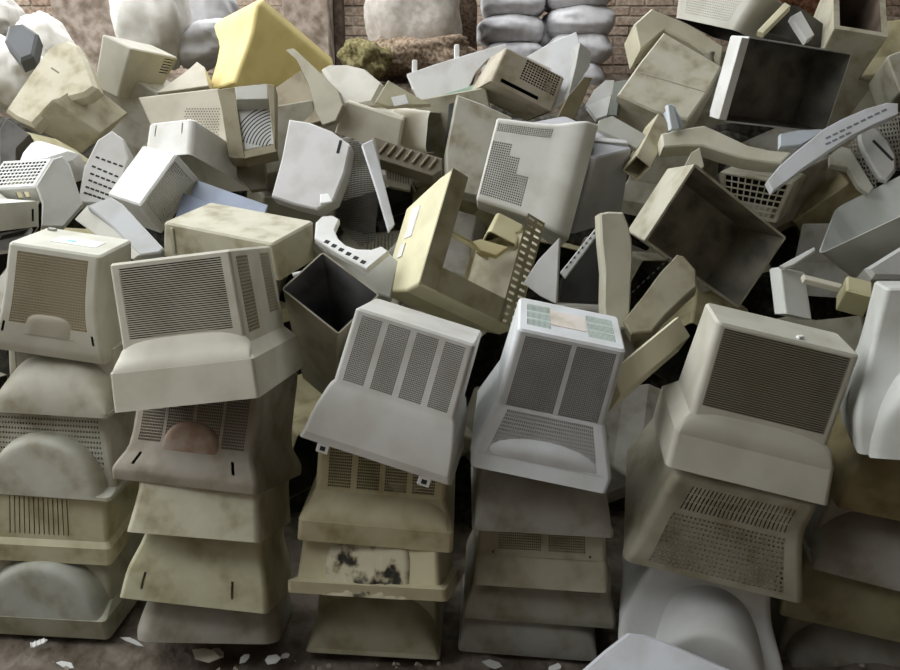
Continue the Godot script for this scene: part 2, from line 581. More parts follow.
# ---------------------------------------------------------------- the place
func _ready() -> void:
	# camera
	var cam := Camera3D.new()
	cam.name = "camera"
	cam.position = Vector3(0, 1.3, 0)
	cam.rotation_degrees = Vector3(-16, 0, 0)
	cam.fov = 46.5
	cam.near = 0.02
	cam.current = true
	add_child(cam)
	# overcast daylight, which enters the shed from its open left side and a gap in the roof
	var sky_mat := ProceduralSkyMaterial.new()
	sky_mat.sky_top_color = Color(0.93, 0.94, 0.95)
	sky_mat.sky_horizon_color = Color(0.97, 0.965, 0.95)
	sky_mat.ground_bottom_color = Color(0.3, 0.28, 0.25)
	sky_mat.ground_horizon_color = Color(0.5, 0.48, 0.44)
	sky_mat.sky_energy_multiplier = 1.0
	var sky := Sky.new()
	sky.sky_material = sky_mat
	var env := Environment.new()
	env.background_mode = Environment.BG_SKY
	env.sky = sky
	env.ambient_light_source = Environment.AMBIENT_SOURCE_SKY
	env.tonemap_mode = Environment.TONE_MAPPER_LINEAR
	env.tonemap_exposure = 4.4
	env.sdfgi_enabled = true
	env.ssao_enabled = true
	env.ssil_enabled = true
	var we := WorldEnvironment.new()
	we.name = "daylight"
	we.environment = env
	add_child(we)
	build_shed()
	build_stacks()
	build_pile()
	build_fill()
	build_sacks()
	build_ground_litter()

func struct(called: String, c: Vector3, s: Vector3, m: Material, label: String, category := "wall") -> MeshInstance3D:
	var mb := Mb.new()
	mb.box(c, s, Basis.IDENTITY, 0.01)
	mb.close(m)
	var o := part(called, mb.mesh(), self)
	tag(o, label, category, "", "structure")
	return o

func build_shed() -> void:
	var earth := rough_mat("earth", Color8(126, 117, 106), Color(0.72, 0.7, 0.67), 0.9, 0.97, 1.2)
	var mortar := rough_mat("mortar", Color8(168, 156, 142), Color(0.7, 0.68, 0.65), 0.8)
	var conc := rough_mat("concrete", Color8(158, 146, 134), Color(0.7, 0.68, 0.65), 0.7)
	var tin := rough_mat("tin", Color8(90, 88, 84), Color(0.6, 0.6, 0.6), 0.4)
	# uneven trodden ground
	var f := FastNoiseLite.new()
	f.seed = 4
	f.frequency = 1.6
	f.fractal_octaves = 5
	var st := SurfaceTool.new()
	st.begin(Mesh.PRIMITIVE_TRIANGLES)
	st.set_smooth_group(0)
	var hgt := func(x: float, z: float) -> float: return -0.022 + 0.03 * f.get_noise_2d(x, z) + 0.012 * f.get_noise_2d(x * 6.0, z * 6.0)
	var nx := 180
	var nz := 110
	for i in nx:
		for j in nz:
			var x0 := -4.5 + 9.0 * i / nx
			var x1 := -4.5 + 9.0 * (i + 1) / nx
			var z0 := -7.3 + 10.0 * pow(float(j) / nz, 0.8)
			var z1 := -7.3 + 10.0 * pow(float(j + 1) / nz, 0.8)
			var a := Vector3(x0, hgt.call(x0, z0), z0)
			var b := Vector3(x1, hgt.call(x1, z0), z0)
			var c := Vector3(x1, hgt.call(x1, z1), z1)
			var d := Vector3(x0, hgt.call(x0, z1), z1)
			for p in [a, b, c, a, c, d]: st.add_vertex(p)
	st.generate_normals()
	st.set_material(earth)
	var fl := part("floor", st.commit(), self)
	tag(fl, "trodden brown earth floor of the shed under the stacks", "floor", "", "structure")
	# worn paving stones showing at the foot of the stacks
	var stone := rough_mat("stone", Color8(128, 122, 114), Color(0.6, 0.58, 0.55), 1.6, 0.95, 0.5)
	var r := RandomNumberGenerator.new()
	r.seed = 12
	for i in 13:
		var c2 := Vector2(-1.35 + i * 0.22 + r.randf_range(-0.02, 0.02), -1.5 + r.randf_range(-0.02, 0.04))
		for row in 2:
			var poly := []
			for k in 9:
				var an := TAU * k / 9
				poly.append(Vector2(signf(cos(an)) * pow(absf(cos(an)), 0.5) * 0.1 * r.randf_range(0.88, 1.06), signf(sin(an)) * pow(absf(sin(an)), 0.5) * 0.075 * r.randf_range(0.85, 1.05)))
			var o := part("paving_stone", slab_mesh(poly, 0.05, stone, 0.008), fl)
			o.position = Vector3(c2.x + row * 0.09, 0.004 + r.randf_range(-0.01, 0.006), c2.y + row * 0.17)
			o.rotation_degrees = Vector3(-90 + r.randf_range(-3, 3), r.randf_range(-10, 10), 0)
	var wb := struct("wall_back", Vector3(0, 2.0, -7.15), Vector3(9.0, 4.0, 0.2), mortar, "brown brick wall at the back of the shed")
	# its bricks, where the heap leaves the wall in view
	var brick_m := [rough_mat("brick a", Color8(172, 154, 138), Color(0.8, 0.78, 0.75), 2.0), rough_mat("brick b", Color8(160, 142, 126), Color(0.78, 0.75, 0.72), 2.0), rough_mat("brick c", Color8(180, 164, 148), Color(0.8, 0.78, 0.75), 2.0)]
	var shapes := []
	for m in brick_m:
		var mb := Mb.new()
		mb.box(Vector3.ZERO, Vector3(0.232, 0.066, 0.06), Basis.IDENTITY, 0.005)
		mb.close(m)
		shapes.append(mb.mesh())
	for row in 9:
		for k in 33:
			var b := part("brick", shapes[r.randi() % 3], wb)
			b.position = Vector3(-4.0 + 0.245 * k + (0.1225 if row % 2 else 0.0), 1.64 + 0.078 * row, -7.072 + r.randf_range(-0.006, 0.006))
	struct("wall_right", Vector3(4.1, 2.0, -2.2), Vector3(0.2, 4.0, 10.1), mortar, "dim side wall of the shed right of the heap")
	struct("added_wall_left", Vector3(-4.1, 0.9, -2.2), Vector3(0.2, 1.8, 10.1), mortar, "unseen half height wall added on the open left side to shade the lower stacks")  # low wall added out of view so the lower stacks darken
	struct("added_wall_left_upper", Vector3(-4.1, 2.98, 1.9), Vector3(0.2, 2.36, 1.9), mortar, "unseen upper left wall added beside the viewer to cut front daylight")  # added out of view, narrows the left opening to cut front light
	struct("added_roof_front", Vector3(-2.6, 4.1, 1.9), Vector3(3.4, 0.12, 1.9), tin, "unseen sheet roof added over the viewer to cut front daylight", "roof")  # added out of view, closes the roof gap near the viewer against light
	struct("added_wall_front", Vector3(0, 2.0, 2.9), Vector3(9.0, 4.0, 0.2), mortar, "unseen wall added behind the viewer to block front daylight")  # added out of view to stop daylight reaching the casing fronts
	struct("shaped_roof_back", Vector3(2.75, 4.1, -5.2), Vector3(2.9, 0.12, 4.1), tin, "unseen dark sheet roof over the back right corner, cut short for more daylight", "roof")  # unseen; kept short so more daylight falls on the sacks
	struct("roof", Vector3(1.65, 4.1, -0.15), Vector3(5.1, 0.12, 6.0), tin, "dark sheet roof over the right part of the heap", "roof")
	struct("pillar_1", Vector3(-1.13, 2.0, -6.75), Vector3(0.36, 4.0, 0.4), conc, "plastered pillar standing before the back wall", "pillar")
	struct("pillar_2", Vector3(-0.915, 2.0, -6.9), Vector3(0.07, 4.0, 0.2), rough_mat("dark edge", Color8(96, 84, 74), Color(0.7, 0.68, 0.65), 1.0), "narrow dark edge beside the plastered pillar", "pillar")
	struct("wall_patch", Vector3(-2.98, 1.9, -6.98), Vector3(0.62, 3.8, 0.12), conc, "pale plastered pier with a dark hole in the back wall")

const WHITE := Color8(226, 226, 222)
const GREYWHITE := Color8(206, 206, 202)
const GREY := Color8(172, 172, 166)
const DARKGREY := Color8(120, 120, 114)
const BEIGE := Color8(206, 200, 180)
const DUSTY := Color8(176, 170, 150)
const CREAM := Color8(222, 214, 178)
const YELLOW := Color8(214, 202, 148)
const STRAW := Color8(232, 212, 136)
const OLIVE := Color8(170, 162, 116)
const BROWN := Color8(116, 108, 90)
const BLACK := Color8(38, 38, 38)
const BLUEGREY := Color8(140, 150, 172)
const MINT := Color8(200, 214, 206)

func build_stacks() -> void:
	var paper := plastic(Color8(235, 238, 236), "dust", 0.8)
	var blk := plastic(BLACK, "dark", 0.7)
	var o: Node3D
	var grp := "casings stacked face down in columns"
	# ---- first column
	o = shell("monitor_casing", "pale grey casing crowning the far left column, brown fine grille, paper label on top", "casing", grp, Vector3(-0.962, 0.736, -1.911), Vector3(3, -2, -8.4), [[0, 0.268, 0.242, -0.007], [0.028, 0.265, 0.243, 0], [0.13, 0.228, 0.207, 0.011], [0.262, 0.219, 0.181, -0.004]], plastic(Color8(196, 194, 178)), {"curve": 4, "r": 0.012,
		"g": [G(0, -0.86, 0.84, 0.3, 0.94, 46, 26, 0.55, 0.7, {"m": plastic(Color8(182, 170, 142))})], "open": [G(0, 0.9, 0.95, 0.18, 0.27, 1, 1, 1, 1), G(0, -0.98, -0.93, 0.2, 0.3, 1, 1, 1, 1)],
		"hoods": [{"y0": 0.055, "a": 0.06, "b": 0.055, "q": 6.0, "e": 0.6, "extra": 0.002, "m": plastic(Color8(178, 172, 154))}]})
	bit(o, "paper_label", Vector3(0.015, D(o) + 0.0006, 0.0), Vector3(0.11, 0.0012, 0.055), paper)
	bit(o, "sticker", Vector3(0.0, D(o) + 0.0014, 0.002), Vector3(0.022, 0.0006, 0.014), plastic(Color8(120, 190, 190)))
	bit(o, "latch", Vector3(-0.085, D(o) + 0.003, -0.07), Vector3(0.02, 0.006, 0.012), plastic(GREY))
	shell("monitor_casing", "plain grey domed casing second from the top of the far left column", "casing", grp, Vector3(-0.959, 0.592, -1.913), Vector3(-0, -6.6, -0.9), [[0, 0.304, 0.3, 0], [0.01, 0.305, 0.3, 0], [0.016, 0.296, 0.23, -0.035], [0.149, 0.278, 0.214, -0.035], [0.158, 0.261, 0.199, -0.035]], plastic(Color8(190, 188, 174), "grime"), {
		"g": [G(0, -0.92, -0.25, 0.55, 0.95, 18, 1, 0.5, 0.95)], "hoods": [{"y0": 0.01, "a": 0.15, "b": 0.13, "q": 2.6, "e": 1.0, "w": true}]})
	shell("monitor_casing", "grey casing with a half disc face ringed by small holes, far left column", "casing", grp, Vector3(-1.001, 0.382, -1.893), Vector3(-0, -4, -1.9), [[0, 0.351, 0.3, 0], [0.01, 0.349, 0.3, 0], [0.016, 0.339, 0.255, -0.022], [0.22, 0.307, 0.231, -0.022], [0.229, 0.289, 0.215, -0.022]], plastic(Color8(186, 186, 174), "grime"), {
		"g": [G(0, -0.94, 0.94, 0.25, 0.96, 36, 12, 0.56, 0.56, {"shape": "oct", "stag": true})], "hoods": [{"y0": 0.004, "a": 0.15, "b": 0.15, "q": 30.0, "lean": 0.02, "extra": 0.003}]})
	shell("monitor_casing", "yellowed casing with upright ribs over an olive rim, far left column", "casing", grp, Vector3(-1.032, 0.206, -1.89), Vector3(-0.1, 1, -4.1), [[0, 0.342, 0.31, 0.001], [0.045, 0.342, 0.31, 0], [0.059, 0.324, 0.29, -0.001], [0.168, 0.311, 0.27, 0], [0.184, 0.311, 0.27, 0], [0.193, 0.292, 0.251, 0]], plastic(Color8(196, 191, 160), "grime"), {
		"g": [G(0, -0.58, 0.47, 0.36, 0.92, 13, 1, 0.22, 0.97, {"name": "rib_panel"})]})
	shell("monitor_casing", "grey casing with a big half disc on an olive rim, lowest at far left", "casing", grp, Vector3(-1.031, 0.01, -1.856), Vector3(0.3, -3.3, -1.2), [[0, 0.343, 0.309, -0.004], [0.059, 0.342, 0.311, 0.004], [0.079, 0.321, 0.245, -0.022], [0.187, 0.311, 0.225, -0.022], [0.204, 0.311, 0.225, -0.022], [0.213, 0.292, 0.209, -0.022]], plastic(Color8(168, 168, 148), "grime"), {
		"hoods": [{"y0": 0.055, "a": 0.158, "b": 0.15, "q": 30.0, "lean": 0.015, "extra": 0.0, "m": plastic(Color8(172, 174, 166), "grime")}]})
	# ---- second column
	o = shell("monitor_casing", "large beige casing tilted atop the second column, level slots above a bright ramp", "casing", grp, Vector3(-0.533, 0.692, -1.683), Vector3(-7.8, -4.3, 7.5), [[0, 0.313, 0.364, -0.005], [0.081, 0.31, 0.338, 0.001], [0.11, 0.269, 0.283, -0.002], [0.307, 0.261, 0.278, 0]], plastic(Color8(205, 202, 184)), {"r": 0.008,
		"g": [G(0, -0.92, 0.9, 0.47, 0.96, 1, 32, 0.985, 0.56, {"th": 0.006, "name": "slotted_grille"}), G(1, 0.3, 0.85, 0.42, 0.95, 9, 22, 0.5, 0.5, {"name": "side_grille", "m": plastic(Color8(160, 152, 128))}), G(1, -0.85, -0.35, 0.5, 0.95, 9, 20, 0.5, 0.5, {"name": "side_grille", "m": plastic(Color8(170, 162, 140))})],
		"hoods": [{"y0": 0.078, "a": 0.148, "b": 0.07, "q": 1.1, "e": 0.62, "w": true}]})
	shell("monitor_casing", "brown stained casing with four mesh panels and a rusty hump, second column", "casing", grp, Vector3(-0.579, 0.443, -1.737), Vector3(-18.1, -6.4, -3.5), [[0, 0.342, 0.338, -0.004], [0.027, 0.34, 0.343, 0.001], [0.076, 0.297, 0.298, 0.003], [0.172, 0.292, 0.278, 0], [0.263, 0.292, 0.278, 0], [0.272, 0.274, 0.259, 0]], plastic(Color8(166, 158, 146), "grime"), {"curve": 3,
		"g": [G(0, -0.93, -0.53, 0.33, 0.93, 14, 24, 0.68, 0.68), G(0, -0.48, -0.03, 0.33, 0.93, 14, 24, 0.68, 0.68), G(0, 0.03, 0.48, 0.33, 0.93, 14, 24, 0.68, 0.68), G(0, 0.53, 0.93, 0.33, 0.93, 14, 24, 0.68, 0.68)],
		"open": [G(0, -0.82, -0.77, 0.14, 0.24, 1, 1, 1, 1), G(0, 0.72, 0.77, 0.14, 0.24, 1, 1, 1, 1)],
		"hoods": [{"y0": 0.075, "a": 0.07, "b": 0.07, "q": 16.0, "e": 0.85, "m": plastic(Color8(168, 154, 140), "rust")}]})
	shell("monitor_casing", "smooth cream casing below the brown stained one, second column", "casing", grp, Vector3(-0.57, 0.333, -1.692), Vector3(-20.6, -1.7, -3.7), [[0, 0.305, 0.312, 0.002], [0.09, 0.278, 0.306, -0.002], [0.124, 0.277, 0.299, -0.001], [0.133, 0.26, 0.279, -0.001]], plastic(Color8(198, 195, 172), "grime"), {"curve": 3, "r": 0.016})
	shell("monitor_casing", "pale yellow flared casing with two drop-shaped slits, second column", "casing", grp, Vector3(-0.594, 0.152, -1.686), Vector3(-21.9, 0.4, -6.4), [[0, 0.347, 0.293, -0.005], [0.069, 0.325, 0.296, 0], [0.145, 0.278, 0.266, 0.005], [0.189, 0.281, 0.257, 0.003], [0.198, 0.264, 0.239, 0.003]], plastic(Color8(198, 196, 166), "grime"), {"curve": 4, "r": 0.014,
		"open": [G(0, -0.8, -0.76, 0.13, 0.33, 1, 1, 1, 1), G(0, 0.55, 0.59, 0.13, 0.33, 1, 1, 1, 1)]})
	shell("monitor_casing", "dull grey casing on the ground at the foot of the second column", "casing", grp, Vector3(-0.594, 0.029, -1.721), Vector3(-20.6, 4.9, -4.1), [[0, 0.339, 0.291, 0], [0.03, 0.34, 0.297, 0], [0.09, 0.312, 0.262, 0], [0.132, 0.292, 0.25, 0], [0.141, 0.275, 0.233, 0]], plastic(Color8(172, 170, 160), "grime"), {"curve": 3, "r": 0.04})
	# ---- third column
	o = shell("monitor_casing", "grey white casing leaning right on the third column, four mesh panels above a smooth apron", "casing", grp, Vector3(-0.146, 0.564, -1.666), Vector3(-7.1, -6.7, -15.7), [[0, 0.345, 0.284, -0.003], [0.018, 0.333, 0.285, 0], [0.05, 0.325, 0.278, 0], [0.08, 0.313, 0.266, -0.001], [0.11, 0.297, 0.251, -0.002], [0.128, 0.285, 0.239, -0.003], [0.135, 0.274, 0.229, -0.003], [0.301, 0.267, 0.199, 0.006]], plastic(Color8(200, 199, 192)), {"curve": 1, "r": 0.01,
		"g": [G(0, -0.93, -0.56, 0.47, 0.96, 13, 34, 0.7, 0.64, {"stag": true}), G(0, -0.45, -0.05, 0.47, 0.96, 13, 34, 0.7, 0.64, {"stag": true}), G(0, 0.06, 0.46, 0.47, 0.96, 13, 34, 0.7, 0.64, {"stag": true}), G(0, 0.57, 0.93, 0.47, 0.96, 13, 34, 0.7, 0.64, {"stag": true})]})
	for x in [-0.115, 0.115]:
		bit(o, "clip", Vector3(x, -0.008, face_at(o.get_meta("stations"), 0, 0.0, 0, 0.004, 0.01).z), Vector3(0.028, 0.026, 0.006), plastic(GREYWHITE))
		bit(o, "clip_hole", Vector3(x, -0.01, face_at(o.get_meta("stations"), 0, 0.0, 0, 0.004, 0.01).z + 0.0032), Vector3(0.012, 0.01, 0.001), blk, Vector3.ZERO, 0.0002)
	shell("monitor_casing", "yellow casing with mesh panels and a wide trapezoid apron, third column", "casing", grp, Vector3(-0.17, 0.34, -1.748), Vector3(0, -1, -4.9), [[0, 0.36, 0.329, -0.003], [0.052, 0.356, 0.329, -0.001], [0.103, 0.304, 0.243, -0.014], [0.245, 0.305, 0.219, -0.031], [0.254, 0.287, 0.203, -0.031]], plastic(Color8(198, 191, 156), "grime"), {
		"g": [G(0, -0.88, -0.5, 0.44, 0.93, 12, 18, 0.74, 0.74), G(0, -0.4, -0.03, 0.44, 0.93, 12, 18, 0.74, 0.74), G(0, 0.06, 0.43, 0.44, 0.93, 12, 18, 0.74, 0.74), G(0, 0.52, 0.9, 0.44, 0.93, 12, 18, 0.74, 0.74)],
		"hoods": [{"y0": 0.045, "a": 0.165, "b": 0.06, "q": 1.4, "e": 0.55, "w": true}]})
	o = shell("monitor_casing", "soot smeared yellow casing with a raised middle panel, third column", "casing", grp, Vector3(-0.176, 0.178, -1.675), Vector3(-22.6, -8, 1.4), [[0, 0.376, 0.277, -0.006], [0.029, 0.369, 0.285, 0.006], [0.034, 0.338, 0.257, 0], [0.135, 0.321, 0.239, 0], [0.182, 0.321, 0.239, 0], [0.191, 0.302, 0.222, 0]], plastic(Color8(202, 194, 158)), {})
	hood(o, o.get_meta("stations"), plastic(Color8(206, 200, 174), "soot"), 0.0, 0.1, 0.13, 24.0, 0.3, 0.006, 0.0, 0.004, "sooty_panel")
	shell("monitor_casing", "dull yellow domed casing on the ground at the foot of the third column", "casing", grp, Vector3(-0.186, 0.005, -1.795), Vector3(-0, -2.2, -2.2), [[0, 0.335, 0.32, 0], [0.01, 0.324, 0.31, 0], [0.016, 0.315, 0.24, -0.035], [0.18, 0.286, 0.215, -0.035], [0.216, 0.286, 0.215, -0.035], [0.225, 0.268, 0.2, -0.035]], plastic(Color8(178, 175, 150), "grime"), {"g": [G(0, -0.9, 0.9, 0.6, 0.95, 30, 8, 0.55, 0.6)],
		"hoods": [{"y0": 0.01, "a": 0.16, "b": 0.125, "q": 2.4, "e": 1.05, "w": true}]})
	# ---- fourth column
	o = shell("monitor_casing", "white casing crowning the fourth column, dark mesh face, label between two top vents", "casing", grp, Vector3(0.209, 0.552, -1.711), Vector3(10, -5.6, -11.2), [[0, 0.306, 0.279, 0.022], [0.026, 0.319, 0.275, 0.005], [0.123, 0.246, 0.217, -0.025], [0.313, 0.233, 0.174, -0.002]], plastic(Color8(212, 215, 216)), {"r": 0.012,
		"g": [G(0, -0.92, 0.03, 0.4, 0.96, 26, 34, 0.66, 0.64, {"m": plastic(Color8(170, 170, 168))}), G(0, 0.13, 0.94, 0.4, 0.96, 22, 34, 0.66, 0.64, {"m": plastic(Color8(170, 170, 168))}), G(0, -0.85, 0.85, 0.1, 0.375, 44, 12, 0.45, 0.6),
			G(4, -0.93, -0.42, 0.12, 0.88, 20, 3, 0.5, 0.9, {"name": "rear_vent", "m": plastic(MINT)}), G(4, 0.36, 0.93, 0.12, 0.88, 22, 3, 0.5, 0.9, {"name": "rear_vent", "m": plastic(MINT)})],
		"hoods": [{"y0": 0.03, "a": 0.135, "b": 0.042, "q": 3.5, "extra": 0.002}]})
	bit(o, "paper_label", Vector3(-0.005, D(o) + 0.0006, -0.005), Vector3(0.08, 0.0012, 0.075), plastic(Color8(222, 214, 206), "grime", 0.8))
	shell("monitor_casing", "smooth grey domed casing right under the white one, fourth column", "casing", grp, Vector3(0.22, 0.351, -1.787), Vector3(-0, -1, -3.2), [[0, 0.332, 0.33, 0], [0.01, 0.333, 0.33, 0], [0.016, 0.323, 0.26, -0.035], [0.19, 0.293, 0.234, -0.035], [0.22, 0.293, 0.234, -0.035], [0.229, 0.276, 0.217, -0.035]], plastic(Color8(176, 176, 170), "grime"), {"hoods": [{"y0": 0.01, "a": 0.16, "b": 0.13, "q": 2.2, "e": 0.65, "w": true}]})
	shell("monitor_casing", "beige casing with a mesh strip above a broad plain band, fourth column", "casing", grp, Vector3(0.24, 0.196, -1.811), Vector3(-0.3, -7.5, 0.7), [[0, 0.323, 0.335, 0.012], [0.069, 0.316, 0.327, -0.012], [0.07, 0.311, 0.311, 0], [0.162, 0.301, 0.282, 0], [0.171, 0.283, 0.262, 0]], plastic(Color8(174, 170, 150), "grime"), {
		"g": [G(0, -0.72, 0.0, 0.5, 0.95, 22, 12, 0.6, 0.6), G(0, 0.12, 0.74, 0.5, 0.95, 20, 12, 0.6, 0.6)], "open": [G(0, -0.82, -0.79, 0.44, 0.48, 1, 1, 1, 1), G(0, 0.8, 0.83, 0.44, 0.48, 1, 1, 1, 1)]})
	shell("monitor_casing", "grey casing with a row of pin holes, second from the ground in the fourth column", "casing", grp, Vector3(0.229, 0.084, -1.825), Vector3(-0, -2.6, -2.9), [[0, 0.38, 0.34, 0], [0.02, 0.376, 0.34, 0], [0.08, 0.344, 0.3, 0], [0.119, 0.337, 0.287, 0], [0.128, 0.317, 0.267, 0]], plastic(Color8(164, 162, 150), "grime"), {"curve": 3, "g": [G(0, -0.9, -0.5, 0.55, 0.72, 9, 3, 0.4, 0.4, {"shape": "oct"}), G(0, 0.5, 0.9, 0.55, 0.72, 9, 3, 0.4, 0.4, {"shape": "oct"})]})
	shell("monitor_casing", "dark grey casing on the ground at the foot of the fourth column", "casing", grp, Vector3(0.203, -0.008, -1.815), Vector3(-0, -2.9, -3), [[0, 0.35, 0.33, 0], [0.01, 0.348, 0.33, 0], [0.016, 0.337, 0.27, -0.03], [0.102, 0.318, 0.254, -0.03], [0.111, 0.299, 0.236, -0.03]], plastic(Color8(158, 157, 150), "grime"), {"hoods": [{"y0": 0.01, "a": 0.17, "b": 0.12, "q": 2.0, "e": 0.6, "w": true}]})
	# ---- fifth column
	o = shell("monitor_casing", "beige grey casing leaning on the fifth column, one big dark slatted face", "casing", grp, Vector3(0.65, 0.544, -1.648), Vector3(4.4, -7.1, -12.5), [[0, 0.353, 0.249, 0.019], [0.072, 0.348, 0.238, -0.009], [0.11, 0.299, 0.187, -0.002], [0.312, 0.304, 0.141, -0.015]], plastic(Color8(190, 187, 172)), {"r": 0.014,
		"g": [G(0, -0.97, 0.97, 0.43, 0.97, 1, 34, 0.985, 0.54, {"name": "slotted_grille", "m": plastic(Color8(142, 138, 120))})],
		"hoods": [{"y0": 0.068, "a": 0.165, "b": 0.062, "q": 1.1, "e": 0.62, "w": true}]})
	bit(o, "torn_tag", Vector3(0.03, D(o) + 0.003, 0.03), Vector3(0.016, 0.006, 0.01), paper, Vector3(0, 30, 10))
	shell("monitor_casing", "brown grey casing dotted all over with round holes, fifth column", "casing", grp, Vector3(0.643, 0.327, -1.751), Vector3(16.9, -12.5, -10.4), [[0, 0.411, 0.403, 0.008], [0.039, 0.383, 0.4, 0], [0.136, 0.332, 0.342, -0.021], [0.245, 0.31, 0.313, 0.005], [0.254, 0.291, 0.291, 0.005]], plastic(Color8(172, 168, 150), "grime"), {"curve": 4, "r": 0.02,
		"g": [G(0, -0.86, 0.86, 0.06, 0.52, 26, 12, 0.56, 0.56, {"shape": "oct", "stag": true}), G(0, -0.8, 0.85, 0.56, 0.9, 26, 3, 0.36, 0.82, {"name": "slotted_grille"})]})
	shell("monitor_casing", "white casing with a large round hump and a narrow mesh, foot of the fifth column", "casing", grp, Vector3(0.627, 0.076, -1.741), Vector3(-1.5, -13.7, -11.4), [[0, 0.376, 0.438, 0.038], [0.025, 0.375, 0.415, 0], [0.068, 0.326, 0.315, -0.036], [0.141, 0.289, 0.249, -0.042], [0.257, 0.289, 0.249, -0.042], [0.266, 0.272, 0.232, -0.042]], plastic(Color8(204, 205, 202)), {"curve": 4, "r": 0.02,
		"g": [G(0, -0.58, 0.62, 0.52, 0.97, 34, 14, 0.62, 0.68)], "hoods": [{"y0": -0.02, "a": 0.13, "b": 0.14, "q": 26.0, "lean": 0.01, "extra": 0.012, "x0": 0.02}]})
	# ---- sixth column
	o = shell("monitor_casing", "white casing with a swollen dark hood crowning the column at the right edge", "casing", grp, Vector3(1.066, 0.613, -1.57), Vector3(-5.4, -19.4, 3.8), [[0, 0.358, 0.272, 0.011], [0.08, 0.369, 0.269, 0], [0.188, 0.307, 0.161, -0.033], [0.337, 0.263, 0.148, -0.018]], plastic(Color8(196, 198, 192)), {"curve": 3,
		"open": [G(3, -0.05, 0.1, 0.12, 0.3, 1, 1, 1, 1)], "hoods": [{"y0": 0.0, "a": 0.16, "b": 0.2, "q": 22.0, "lean": 0.03, "extra": 0.02}]})
	shell("monitor_casing", "olive brown casing under the white hooded one at the right edge", "casing", grp, Vector3(1.095, 0.404, -1.738), Vector3(-0.1, -10.9, -8.4), [[0, 0.366, 0.35, 0], [0.07, 0.368, 0.35, 0], [0.12, 0.32, 0.3, 0], [0.18, 0.3, 0.28, 0], [0.274, 0.3, 0.28, 0], [0.283, 0.282, 0.26, 0]], plastic(Color8(150, 138, 100), "grime"), {"curve": 3})
	shell("monitor_casing", "dull grey dome shaped casing in the middle of the right edge column", "casing", grp, Vector3(1.063, 0.232, -1.751), Vector3(-0.1, -14, -9.1), [[0, 0.35, 0.35, 0], [0.01, 0.354, 0.35, 0], [0.016, 0.344, 0.28, -0.035], [0.18, 0.315, 0.255, -0.035], [0.189, 0.296, 0.237, -0.035]], plastic(Color8(166, 164, 158), "grime"), {"hoods": [{"y0": 0.01, "a": 0.17, "b": 0.15, "q": 2.2, "e": 0.9, "w": true}]})
	shell("monitor_casing", "dark olive casing second from the ground in the right edge column", "casing", grp, Vector3(1.023, 0.1, -1.769), Vector3(-0.1, -11.4, -7.7), [[0, 0.386, 0.36, 0], [0.06, 0.388, 0.36, 0], [0.12, 0.33, 0.3, 0], [0.144, 0.318, 0.292, 0], [0.153, 0.299, 0.271, 0]], plastic(Color8(142, 136, 104), "grime"), {"curve": 3})
	shell("monitor_casing", "dark grey domed casing lowest in the right edge column", "casing", grp, Vector3(1.03, -0.055, -1.793), Vector3(-0, -4.5, -4.2), [[0, 0.382, 0.35, 0], [0.01, 0.382, 0.35, 0], [0.016, 0.37, 0.29, -0.03], [0.162, 0.34, 0.265, -0.03], [0.171, 0.32, 0.247, -0.03]], plastic(Color8(150, 148, 142), "grime"), {"hoods": [{"y0": 0.01, "a": 0.17, "b": 0.12, "q": 2.2, "e": 0.9, "w": true}]})
	slab("plastic_sheet", "clean white panel lying lowest at the front of the fifth column", "panel", "", Vector3(0.444, 0.172, -1.362), Vector3(-52.9, 0, 0), [Vector2(-0.166, 0.014), Vector2(-0.117, 0.052), Vector2(-0.062, 0.089), Vector2(-0.026, 0.085), Vector2(0.009, 0.074), Vector2(0.17, 0.002), Vector2(0.164, -0.083), Vector2(-0.192, -0.083)], 0.05, plastic(Color8(222, 226, 232)), 0.006)

func D(o: Node3D) -> float:
	var st: Array = o.get_meta("stations")
	return st[st.size() - 1][0]

